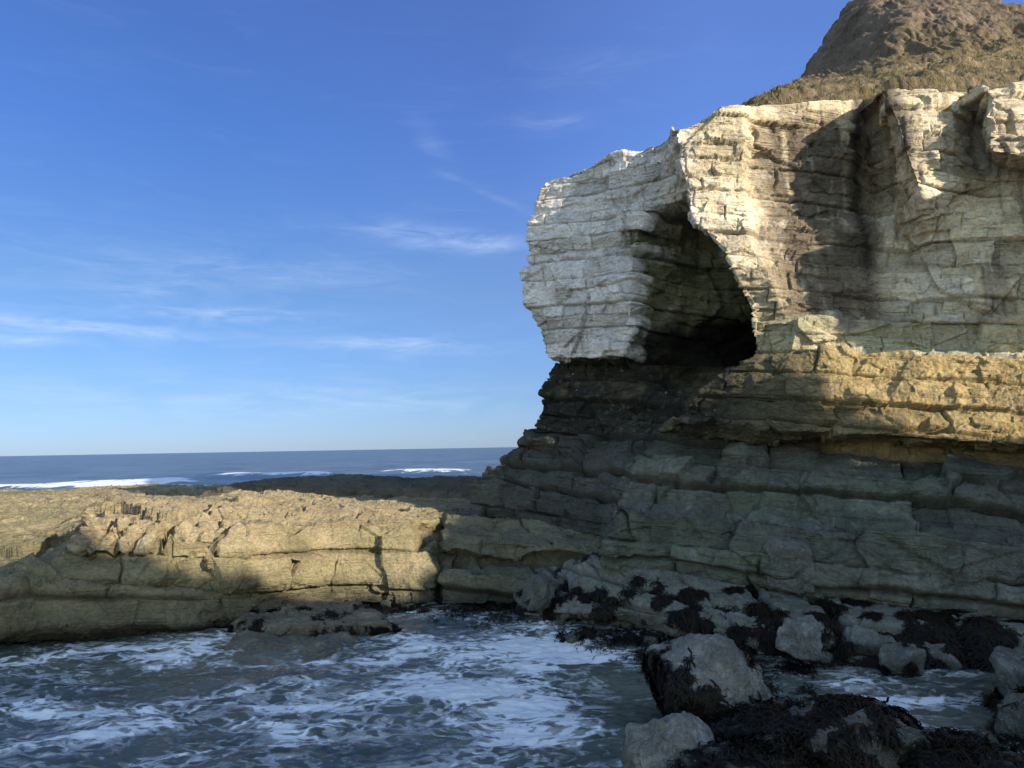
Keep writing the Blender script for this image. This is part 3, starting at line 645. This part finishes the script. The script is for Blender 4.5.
# -- blocks along the cliff foot
GREY = (.105, .11, .095); PALE = (.145, .148, .132); GRN = (.10, .11, .09)
rock('stone_block', 539, 592, 22.3, (.62, .8, .9), .2, 102, 'narrow upright stone at the left end of the cliff foot', 'rock block', 5, .6, 5, .1, GREY, BL, (.1, .2))
rock('stone_block', 802, 638, 17.3, (.62, .6, .62), .3, 107, 'small squared pale block standing at the water by the mottled ledge', 'rock block', 6, .8, 3, .0, (.175, .18, .17), BL, (.1, .1))
rock('stone_block', 789, 566, 20.25, (1.1, .9, 1.25), -.35, 110, 'pale squared block wedged in the lower cliff face', 'rock block', 6, .75, 4, 0, (.13, .134, .118), BL, (.05, .1))
rock('stone_block', 900, 660, 16.7, (.62, .6, .55), .4, 111, 'rounded stone jutting from the foot of the cracked ledge block', 'rock block', 5, .6, 4, .1, PALE, BL, (.1, .1))
def build_foot():
    def row(*l): return list(enumerate(l))
    rows = [
        row(D(505, 578, 26), D(545, 566, 24.4), D(610, 546, 23.6), D(700, 563, 22.2), D(760, 574, 21.4), D(830, 586, 20.6), D(925, 597, 19.8), D(1045, 610, 19.0), D(1300, 640, 18)),
        row(D(510, 586, 24.6), D(548, 576, 23.7), D(612, 553, 22.5), D(700, 574, 21.1), D(760, 590, 20.0), D(830, 600, 19.4), D(925, 607, 18.7), D(1045, 615, 18.0), D(1300, 648, 17.2)),
        row(D(514, 598, 23.6), D(550, 592, 22.9), D(618, 574, 21.8), D(702, 588, 20.3), D(762, 602, 19.2), D(830, 606, 18.9), D(925, 611, 18.2), D(1045, 620, 17.5), D(1300, 655, 16.8)),
        row(D(518, 606, 23.2), D(552, 604, 22.4), D(624, 596, 21.0), D(706, 606, 19.5), D(766, 618, 18.5), D(832, 615, 18.4), D(926, 620, 17.8), D(1045, 630, 17.1), D(1300, 665, 16.3)),
        row(D(520, 614, 22.9), D(554, 613, 22.1), D(630, 612, 20.6), D(712, 626, 18.9), D(770, 640, 17.9), D(835, 640, 17.8), D(930, 648, 17.2), D(1045, 660, 16.6), D(1300, 700, 15.6)),
        row(Z(525, 632, -.5), Z(556, 634, -.5), Z(635, 648, -.5), Z(720, 668, -.5), Z(780, 686, -.5), Z(840, 694, -.5), Z(935, 706, -.5), Z(1045, 722, -.5), Z(1300, 780, -.5)),
    ]
    P = loft_grid(rows, .034, lambda u: 4 if u >= 7 else 1, 3)
    N = grid_normals(P)
    if face_camera(P, N): N = -N; flip = True
    else: flip = False
    x = P[..., 0]
    Pn, k = bedded(P, N, [-3, -.6, .35, 1.05, 1.5, 2.05, 4], 2.9, .17, .22, .05, 51, .035, along=x+.25*P[..., 1], facet=.06, facet_scale=(.9, .9, 1.3), rounding=1.6)
    cob, off, gap = worley(P*np.array([2.1, 2.1, 2.1])+7)
    patch = sstep(.0, .35, perlin(P*.75+21)+.35*sstep(8, 10, x))
    gp = np.exp(-(gap/.16)**2)*patch
    Pn = Pn - N*(.07*gp)[..., None]
    cut = np.zeros_like(x)
    for cx, w_ in ((6.05, .10), (7.35, .12), (9.75, .17)):
        cut = np.maximum(cut, np.exp(-((x-cx-.15*perlin(P*1.2)-.25*(P[..., 2]-.5))/w_)**2))
    Pn = Pn - N*(.40*cut)[..., None]
    n2 = fbm(P*1.2+11, 4); n3 = fbm(P*5+2, 3)
    C = np.empty(P.shape, np.float32); C[:] = (.135, .138, .12)
    C = mixc(C, (.185, .185, .165), sstep(.0, .7, n2+.5*n3)*.7)
    C = mixc(C, (.095, .105, .075), sstep(.1, .7, fbm(P*.5+3, 3))*.7)
    C = mixc(C, (.07, .065, .05), sstep(.1, .7, n3-.2*n2)*.5)
    C *= (.8+.4*k['block'])[..., None]
    low = np.clip(.62-Pn[..., 2], -.8, .8)
    wm = sstep(.30, .42, .62*fbm(P*1.9+5, 4, .6)+.42*low+.22*gp+.3*cut+.14*patch)
    C = mixc(C, (.014, .012, .010), wm*.95)
    o = make_mesh('foot_ledge', Pn, grid_faces(*P.shape[:2], flip), M_BOULDER, C)
    tag(o, 'low cracked bedrock ledge patched with black seaweed along the foot of the cliff', 'rock ledge', 'structure')
    q = np.random.default_rng(1).choice(P.shape[0]*P.shape[1], min(60000, P.shape[0]*P.shape[1]), replace=False)
    ROCK_SURF.append((Pn.reshape(-1, 3)[q].astype(np.float32), N.reshape(-1, 3)[q], wm.ravel()[q]))
build_foot()
# -- loose boulders
BD = 'loose boulders in the foreground'
rock('boulder', 714, 690, 14.0, (1.8, 1.75, 1.75), .15, 204, 'large angular grey boulder with black seaweed on its left side', 'boulder', 7, .35, 7, .30, (.20, .195, .175), BD, (.05, .12), (-.85, -.3, -.45), gable=.80)
rock('boulder', 674, 766, 11.8, (1.35, 1.2, 1.35), .3, 217, 'bare pale grey boulder at the bottom edge in front of the weedy boulder', 'boulder', 7, .45, 6, 0, (.225, .22, .20), BD, (.05, .05), gable=.86)
rock('boulder', 850, 752, 12.3, (2.0, 1.7, 1.35), .2, 223, 'dark boulder blanketed in black seaweed at the bottom right', 'boulder', 7, .4, 6, .58, (.085, .08, .07), BD, (.1, .1))
rock('boulder', 1040, 690, 14.8, (1.25, 1.1, .8), .2, 231, 'grey boulder cut by the right edge of the picture, upper of two', 'boulder', 6, .6, 5, .2, (.12, .125, .115), BD)
rock('boulder', 1042, 728, 13.2, (1.2, 1.1, 1.1), .5, 236, 'rounded grey boulder cut by the right edge of the picture, lower of two', 'boulder', 6, .5, 5, .1, (.125, .12, .10), BD)
rock('boulder', 770, 742, 12.6, (1.5, 1.3, .9), .8, 241, 'low weed-covered boulder between the pale boulder and the dark one', 'boulder', 6, .4, 5, .70, (.07, .07, .06), BD)
rock('boulder', 965, 782, 11.6, (2.0, 1.4, .8), .1, 247, 'low black weed-covered rock along the bottom right corner', 'boulder', 6, .4, 5, .68, (.07, .07, .06), BD)
rock('boulder', 752, 790, 11.0, (2.0, 1.3, .9), .4, 251, 'low black rock along the bottom edge beside the pale boulder', 'boulder', 6, .4, 5, .72, (.07, .07, .06), BD)
# low wave-washed rock in front of the platform
rock('washed_rock', 300, 656, 19.8, (3.6, 2.8, .55), .18, 261, 'low barnacled rock awash in front of the sunlit platform', 'rock', 7, .5, 5, 0, (.22, .19, .145), None, (.08, .04), weed_z=.5)
rock('washed_rock', 305, 620, 22.2, (3.8, 2.8, .45), .1, 263, 'flat brown rock sheet at the waterline under the platform, strewn with weed', 'rock', 7, .5, 5, .06, (.20, .17, .12), None, (.07, 0))
# stones lying in the weed belt
r = np.random.default_rng(5)
for i in range(30):
    if i < 18: px, py = r.uniform(560, 790), 0; py = np.interp(px, [560, 650, 790], [622, 640, 672]) + r.uniform(-10, 16)
    else: px, py = r.uniform(340, 520), r.uniform(600, 612)
    p = Z(px, py, .08); sz = r.uniform(.16, .42)
    rock('stone', px, py, p[1], (sz*1.2, sz, sz*.75), r.uniform(0, 3), 300+i, 'small dark wet stone lying in the seaweed belt at the water\'s edge', 'stone', 5, .45, 5, .35, (.10, .10, .085), 'small stones in the seaweed belt')
print('rocks', time.time()-T0)

# ================================================================== SEAWEED (wrack fronds)
def build_weed():
    m, nt = new_mat('wet_wrack'); g = G(nt)
    ob = g.n('ShaderNodeNewGeometry').outputs['Position']
    n = g.noise(ob, 6, 4)
    c = g.mix(g.ramp(n, .35, .72), rgb(.006, .005, .0045), rgb(.020, .014, .008))
    bs = g.n('ShaderNodeBsdfPrincipled', Base__Color=c, Roughness=.45); bs.inputs['Specular IOR Level'].default_value = .12
    nt.links.new(bs.outputs[0], g.n('ShaderNodeOutputMaterial').inputs[0])
    r = np.random.default_rng(77)
    pts, nrm = [], []
    for Wp, nw, wm in ROCK_SURF:
        ext = np.ptp(Wp, axis=0); want = int(1000*ext[0]*ext[1]*min(1, wm.mean()*2.2))
        pr = wm*(nw[:, 2] > -.35)
        if pr.sum() < 1 or want < 3: continue
        ix = r.choice(len(Wp), want, p=pr/pr.sum()); pts.append(Wp[ix]); nrm.append(nw[ix])
    # belt at the waterline
    n_b = 30000
    px = r.uniform(300, 1040, n_b)
    py = np.interp(px, [300, 360, 420, 520, 600, 660, 760, 860, 960, 1040], [606, 604, 606, 610, 626, 650, 668, 690, 712, 722])
    py = py + r.normal(size=n_b)*np.interp(px, [300, 420, 520, 600, 760, 1040], [5, 6, 9, 12, 15, 15])
    zb = r.uniform(-.03, .10, n_b)
    q = np.array([Z(a, b, c_) for a, b, c_ in zip(px, py, zb)])
    keep = (fbm(q*np.array([.9, .9, 0])+4, 3) > -.12) & ~((px > 815) & (px < 985) & (py > 668)) & ~((px > 300) & (px < 345))
    q = q[keep]; pts.append(q); nrm.append(np.tile([0, 0, 1.0], (len(q), 1)))
    n_f = 7000
    px = r.uniform(690, 1040, n_f); py = r.uniform(715, 790, n_f)
    q = np.array([Z(a, b, .1) for a, b in zip(px, py)]); keep = (fbm(q*np.array([.9, .9, 0])+14, 3) > -.05) & ~((px > 800) & (px < 1000) & (py < 738))
    q = q[keep]; pts.append(q); nrm.append(np.tile([0, 0, 1.0], (len(q), 1)))
    p = np.concatenate(pts); nn = np.concatenate(nrm); k = len(p)
    down = np.array([0, 0, -1.0])-nn*(-nn[:, 2:3]); down += r.normal(size=(k, 3))*.45
    down -= nn*(down*nn).sum(1)[:, None]; down /= np.linalg.norm(down, axis=1)[:, None]+1e-6
    side = np.cross(nn, down); L = r.uniform(.10, .30, k)[:, None]; wd = r.uniform(.008, .020, k)[:, None]
    V = []
    for t, lift, w in ((0, .01, .6), (.35, .05, 1.0), (.7, .045, 1.0), (1.0, .0, .45)):
        c = p+down*L*t+nn*(lift+.01)*r.uniform(.5, 1.3, (k, 1))+side*r.normal(size=(k, 1))*.02
        V += [c-side*wd*w, c+side*wd*w]
    V = np.stack(V, 1)
    b = np.arange(k)[:, None]*8
    F = np.concatenate([b+np.array([0, 1, 3, 2])+2*j for j in range(3)])
    o = make_mesh('seaweed', V, F, m)
    tag(o, 'black wet seaweed covering the rocks at the tide line', 'seaweed', 'stuff')
build_weed(); print('weed', time.time()-T0)

# ================================================================== WATER
def water_material(name, near):
    m, nt = new_mat(name); g = G(nt)
    pos = g.n('ShaderNodeNewGeometry').outputs['Position']
    if near:
        foam = g.n('ShaderNodeAttribute', _attribute_name='foam').outputs['Fac']
        fl = g.n('ShaderNodeMapping', Vector=pos, Scale=(.6, 1.0, 1.0), Rotation=(0, 0, .15)).outputs[0]
        w1 = g.n('ShaderNodeTexNoise', Vector=fl, Scale=.55, Detail=3.0).outputs['Color']
        wv = g.n('ShaderNodeVectorMath', _operation='MULTIPLY_ADD', i0=w1, i1=(1.5, 1.5, 0), i2=fl).outputs[0]
        sheet = g.noise(wv, .95, 9, .58, .5)
        holes = g.noise(wv, 4.5, 5, .6, .6)
        v1 = g.math('ABSOLUTE', g.math('SUBTRACT', g.noise(wv, .9, 5, .55, 1.6), .5)); v1 = g.ramp(v1, .0, .045, 1, 0)
        v2 = g.math('ABSOLUTE', g.math('SUBTRACT', g.noise(wv, 2.1, 5, .6, 1.0), .5)); v2 = g.ramp(v2, .0, .06, 1, 0)
        vein = g.math('MAXIMUM', v1, g.math('MULTIPLY', v2, .6))
        ff = g.math('ADD', foam, g.math('ADD', g.math('MULTIPLY', g.math('SUBTRACT', sheet, .5), 2.3), g.math('MULTIPLY', g.math('SUBTRACT', holes, .5), .75)))
        bubbles = g.n('ShaderNodeTexVoronoi', Vector=g.n('ShaderNodeVectorMath', _operation='MULTIPLY_ADD', i0=g.n('ShaderNodeTexNoise', Vector=fl, Scale=3.0, Detail=3.0).outputs['Color'], i1=(.5, .5, 0), i2=wv).outputs[0], Scale=3.2, _feature='DISTANCE_TO_EDGE').outputs['Distance']
        hole = g.math('MULTIPLY', g.ramp(bubbles, .05, .24), g.ramp(ff, 1.15, .45))
        ff = g.math('SUBTRACT', ff, g.math('MULTIPLY', hole, .46))
        mask = g.ramp(ff, .40, .56)
        lacem = g.math('MULTIPLY', vein, g.ramp(ff, -.05, .30, 0, .65))
        thin = g.ramp(ff, .02, .55, 0, .46)
        mask = g.math('MAXIMUM', mask, g.math('MAXIMUM', thin, lacem))
        bub = g.noise(pos, 55, 4, .7)
        fcol = g.mix(g.math('MULTIPLY', bub, g.ramp(holes, .3, .7, .5, 1.2)), rgb(.58, .60, .63), rgb(.90, .91, .92))
        dep = g.noise(pos, .35, 4)
        wcol = g.mix(g.ramp(dep, .35, .65), rgb(.058, .076, .066), rgb(.118, .130, .106))
        col = g.mix(mask, wcol, fcol)
        ro = g.ramp(mask, 0, 1, .10, .75)
        rip = g.noise(fl, 5, 6, .6, .5); rip2 = g.noise(fl, 22, 4, .6)
        h = g.math('ADD', g.math('MULTIPLY', rip, .5), g.math('ADD', g.math('MULTIPLY', rip2, .10), g.math('MULTIPLY', mask, .05)))
        bp = g.n('ShaderNodeBump', Height=h, Strength=.8, Distance=.09).outputs[0]
    else:
        st = g.n('ShaderNodeMapping', Vector=pos, Scale=(.35, 1.0, 1.0)).outputs[0]
        rip = g.noise(st, .55, 6, .62, .3); big = g.noise(st, .06, 5, .6)
        h = g.math('ADD', g.math('MULTIPLY', rip, .6), g.math('MULTIPLY', big, 1.2))
        bp = g.n('ShaderNodeBump', Height=h, Strength=1.0, Distance=.9).outputs[0]
        foam = g.n('ShaderNodeAttribute', _attribute_name='foam').outputs['Fac']
        fn = g.noise(g.n('ShaderNodeMapping', Vector=pos, Scale=(1.0, .35, 1.0)).outputs[0], .40, 7, .72, .6)
        mask = g.ramp(g.math('ADD', foam, g.math('MULTIPLY', g.math('SUBTRACT', fn, .5), 2.2)), .42, .66)
        wcol = g.mix(g.ramp(g.math('ADD', g.math('MULTIPLY', g.noise(g.n('ShaderNodeMapping', Vector=pos, Scale=(1.0, .55, 1.0)).outputs[0], .045, 6, .75), .6), g.math('MULTIPLY', g.noise(g.n('ShaderNodeMapping', Vector=pos, Scale=(.4, .5, 1.0)).outputs[0], .20, 5, .75), .4)), .38, .62), rgb(.030, .045, .060), rgb(.125, .150, .170))
        col = g.mix(mask, wcol, rgb(.82, .84, .85))
        ro = g.ramp(mask, 0, 1, .28, .8)
    bs = g.n('ShaderNodeBsdfPrincipled', Base__Color=col, Roughness=ro, IOR=1.33, Normal=bp)
    nt.links.new(bs.outputs[0], g.n('ShaderNodeOutputMaterial').inputs[0])
    return m
def build_water():
    # cove: fine mesh with chop. x -26..24, y 6..34
    res = .05/Q
    xs = np.arange(-24, 22, res); ys = np.concatenate([np.arange(3, 9, .2), np.arange(9, 27, res), np.arange(27, 34, .3)])
    X, Y = np.meshgrid(xs, ys); P = np.stack([X, Y, np.zeros_like(X)], -1)
    fl = P*np.array([.55, 1.15, 1])
    h = .10*perlin(fl*.55+3)+.075*fbm(fl*1.3+9, 3, .5, True)*.6+.040*fbm(fl*4.2+5, 3, .5, True)*.7
    edge = sstep(0, 3, np.minimum(np.minimum(X+24, 22-X), np.minimum(Y-3, 34-Y)))
    P[..., 2] = h*edge
    def gb(px, py, wx, wy, amp, rot=0):
        c = Z(px, py, 0); sc = c[1]/F_PX; dx, dy = X-c[0], Y-c[1]
        ca, sa = math.cos(rot), math.sin(rot); u = dx*ca+dy*sa; v = -dx*sa+dy*ca
        ky = (c[1]**2/(5*F_PX))
        return amp*np.exp(-(u/(wx*sc))**2-(v/(wy*ky))**2)
    foam = np.full(X.shape, .17)
    for a in ((560, 650, 70, 14, .62), (480, 690, 110, 22, .58), (420, 655, 100, 10, .48), (545, 725, 75, 26, .62), (610, 665, 60, 8, .40), (500, 640, 60, 8, .35),
              (180, 652, 60, 9, .62), (60, 660, 90, 7, .40), (60, 700, 90, 16, .22), (160, 722, 110, 16, .22), (30, 755, 60, 20, .12), (250, 720, 140, 12, .30), (330, 700, 120, 14, .25),
              (210, 752, 60, 12, .2), (350, 745, 90, 18, .18), (250, 632, 40, 8, .38), (850, 684, 40, 5, .42), (920, 700, 50, 4, .40), (955, 708, 30, 4, .40), (880, 705, 60, 5, .3), (720, 768, 60, 10, .1)):
        foam += gb(*a)
    foam -= gb(640, 700, 55, 32, .5) + gb(600, 640, 50, 5, .1) + gb(300, 690, 50, 10, .1) + gb(620, 750, 50, 20, .25) + gb(140, 690, 60, 9, .22) + gb(130, 636, 80, 6, .15)+gb(330, 655, 40, 6, .2)
    fa = foam
    o = make_mesh('cove_water', P, grid_faces(*X.shape), water_material('foaming_cove_water', True), attrs={'foam': fa})
    tag(o, 'foam-streaked sea water swirling in the shaded cove', 'water', 'structure')
    # open sea: sheet to the horizon, swell where the waves break on the platform's far side
    tx = np.linspace(-1, 1, 401); xs = 140*tx+14000*np.sign(tx)*np.abs(tx)**7
    ys = np.concatenate([np.linspace(-900, -60, 20), np.linspace(-50, 44, 40), np.arange(45, 120, .5), 120*np.exp(np.linspace(0.01, math.log(20000/120), 90))])
    X, Y = np.meshgrid(xs, ys)
    cal = sstep(45, 55, Y)*sstep(600, 300, Y)
    Pq = np.stack([X, Y, 0*X], -1)
    sw = perlin(Pq*np.array([.012, .05, 0])+2)
    foam = np.zeros_like(X)
    def breaker(px0, px1, py, hgt, w):
        nonlocal foam, crest
        a, b = Z(px0, py, 0), Z(px1, py, 0)
        yc = (a[1]+b[1])/2 + 2.5*perlin(Pq*np.array([.05, 0, 0])+py) + (X-(a[0]+b[0])/2)*(b[1]-a[1])/(b[0]-a[0]+1e-6)
        m = sstep(a[0]-5, a[0]+5, X)*sstep(b[0]+5, b[0]-5, X)
        br = m*np.exp(-((Y-yc)/w)**2)
        crest += hgt*br; foam = np.maximum(foam, br*(.85+.5*perlin(Pq*np.array([.12, .02, 0])+py)))
    crest = np.zeros_like(X)
    breaker(-60, 75, 488.5, .5, 4); breaker(-40, 235, 487, .3, 7); breaker(70, 205, 484, .8, 6); breaker(150, 200, 481.5, .8, 5); breaker(215, 335, 476, .7, 8); breaker(380, 480, 472.5, .8, 9)
    foam = np.maximum(foam, sstep(75, 58, Y)*sstep(48, 52, Y)*.35)
    Zs = -.02 + cal*(.35*sw) + crest
    Zs = np.where((np.abs(X) < 26) & (Y < 40), -.35, Zs)
    o = make_mesh('sea', np.stack([X, Y, Zs], -1), grid_faces(*X.shape), water_material('open_sea_water', False), attrs={'foam': foam})
    tag(o, 'deep blue open sea with white breakers reaching the horizon', 'sea', 'structure')
build_water(); print('water', time.time()-T0)

# ================================================================== LIGHT AND SKY
az, el = math.radians(SUN_AZ), math.radians(SUN_EL)
to_sun = Vector((math.sin(az)*math.cos(el), -math.cos(az)*math.cos(el), math.sin(el)))
ld = bpy.data.lights.new('sun', 'SUN'); ld.energy = 4.5; ld.angle = math.radians(.5); ld.color = (1.0, .88, .70)
lo = bpy.data.objects.new('sun', ld); COL.objects.link(lo)
lo.rotation_euler = to_sun.to_track_quat('Z', 'Y').to_euler()
w = bpy.data.worlds.new('World'); scene.world = w; w.use_nodes = True
nt = w.node_tree; nt.nodes.clear(); g = G(nt)
sky = nt.nodes.new('ShaderNodeTexSky'); sky.sky_type = 'NISHITA'; sky.sun_disc = False
sky.sun_elevation = el; sky.sun_rotation = math.atan2(to_sun.x, to_sun.y)
sky.altitude = 0; sky.air_density = 1.0; sky.dust_density = .15; sky.ozone_density = 2.0
gen = g.n('ShaderNodeTexCoord').outputs['Generated']
# thin cirrus: direction projected on a high flat layer
sep = g.n('ShaderNodeSeparateXYZ', Vector=gen)
zc = g.math('MAXIMUM', sep.outputs[2], .015)
lay = g.n('ShaderNodeCombineXYZ', X=g.math('DIVIDE', sep.outputs[0], zc), Y=g.math('DIVIDE', sep.outputs[1], zc)).outputs[0]
cl = None
def wisp(px, py, wx, wy, amp, slope=0.0):
    global cl
    r0 = ray(px, py); r0 = r0/np.linalg.norm(r0)
    azm = math.atan2(r0[0], r0[1]); elv = math.asin(r0[2])
    a = g.math('ARCTAN2', sep.outputs[0], sep.outputs[1]); e = g.math('ARCSINE', sep.outputs[2])
    da = g.math('SUBTRACT', a, azm); de = g.math('SUBTRACT', e, elv)
    de = g.math('SUBTRACT', de, g.math('MULTIPLY', da, slope))
    q = g.math('ADD', g.math('POWER', g.math('ABSOLUTE', g.math('DIVIDE', da, wx/F_PX)), 2.0), g.math('POWER', g.math('ABSOLUTE', g.math('DIVIDE', de, wy/F_PX)), 2.0))
    v = g.math('MULTIPLY', g.math('POWER', 2.718, g.math('MULTIPLY', q, -1.0)), amp)
    cl = v if cl is None else g.math('ADD', cl, v)
for a in ((430, 237, 75, 11, .40, -.10), (490, 243, 40, 10, .22, -.05), (555, 120, 35, 10, .2, 0), (435, 150, 22, 16, .10, -.8), (490, 195, 50, 4, .13, -.42), (80, 327, 90, 6, .55, -.02), (20, 340, 50, 5, .4, 0),
          (225, 316, 70, 7, .40, 0), (375, 342, 60, 6, .45, 0), (160, 292, 30, 5, .3, 0), (270, 270, 120, 14, .16, 0), (120, 300, 220, 60, .14, 0), (440, 350, 80, 10, .2, 0), (150, 400, 260, 22, .2, 0), (380, 400, 200, 18, .18, 0), (600, 70, 60, 14, .05, .1)):
    wisp(*a)
vs = g.n('ShaderNodeMapping', Vector=gen, Scale=(3.0, 3.0, 16.0), Rotation=(0, .10, 0)).outputs[0]
nz = g.noise(vs, 3.2, 8, .62, .8)
fib = g.noise(g.n('ShaderNodeMapping', Vector=gen, Scale=(7, 7, 60), Rotation=(0, .08, 0)).outputs[0], 2.5, 6, .6, .4)
cm = g.math('MULTIPLY', cl, g.math('MULTIPLY', g.ramp(nz, .30, .68), g.ramp(fib, .25, .7, .45, 1.0)))
cm = g.math('MINIMUM', g.math('ADD', cm, g.math('MULTIPLY', g.ramp(nz, .5, .8), .03)), .8)
# clear deep-blue sky away from the sun, its colour by elevation
cr = nt.nodes.new('ShaderNodeValToRGB'); nt.links.new(sep.outputs[2], cr.inputs[0])
els = cr.color_ramp.elements
TINT = [(0.0, (.185, .275, .58)), (.07, (.185, .262, .47)), (.20, (.215, .29, .43)), (.38, (.215, .315, .555)), (.55, (.26, .35, .61))]
while len(els) < len(TINT): els.new(.5)
for e_, (p_, c_) in zip(els, TINT): e_.position = p_; e_.color = rgb(*c_)
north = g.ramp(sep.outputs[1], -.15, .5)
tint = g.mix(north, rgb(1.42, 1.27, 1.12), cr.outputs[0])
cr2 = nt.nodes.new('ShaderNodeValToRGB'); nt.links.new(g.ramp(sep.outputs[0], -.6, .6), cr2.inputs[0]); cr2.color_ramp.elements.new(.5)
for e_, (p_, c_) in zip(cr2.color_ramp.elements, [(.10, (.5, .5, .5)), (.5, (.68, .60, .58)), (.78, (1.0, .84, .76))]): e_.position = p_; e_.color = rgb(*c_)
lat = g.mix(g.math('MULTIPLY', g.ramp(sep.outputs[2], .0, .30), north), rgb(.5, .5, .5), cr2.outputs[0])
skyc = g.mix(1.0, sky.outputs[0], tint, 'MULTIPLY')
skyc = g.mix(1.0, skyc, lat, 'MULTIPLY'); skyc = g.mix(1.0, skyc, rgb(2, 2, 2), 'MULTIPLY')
skyc = g.mix(cm, skyc, rgb(2.5, 3.1, 3.9))
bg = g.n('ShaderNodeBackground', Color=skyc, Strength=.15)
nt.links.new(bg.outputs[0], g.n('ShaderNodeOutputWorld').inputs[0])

scene.view_settings.view_transform = 'Standard'; scene.view_settings.look = 'None'
scene.view_settings.exposure = 0.9; scene.view_settings.gamma = 1.0
scene.render.engine = 'CYCLES'
scene.cycles.max_bounces = 5; scene.cycles.diffuse_bounces = 3; scene.cycles.glossy_bounces = 2
scene.cycles.use_denoising = True
print('done', time.time()-T0)
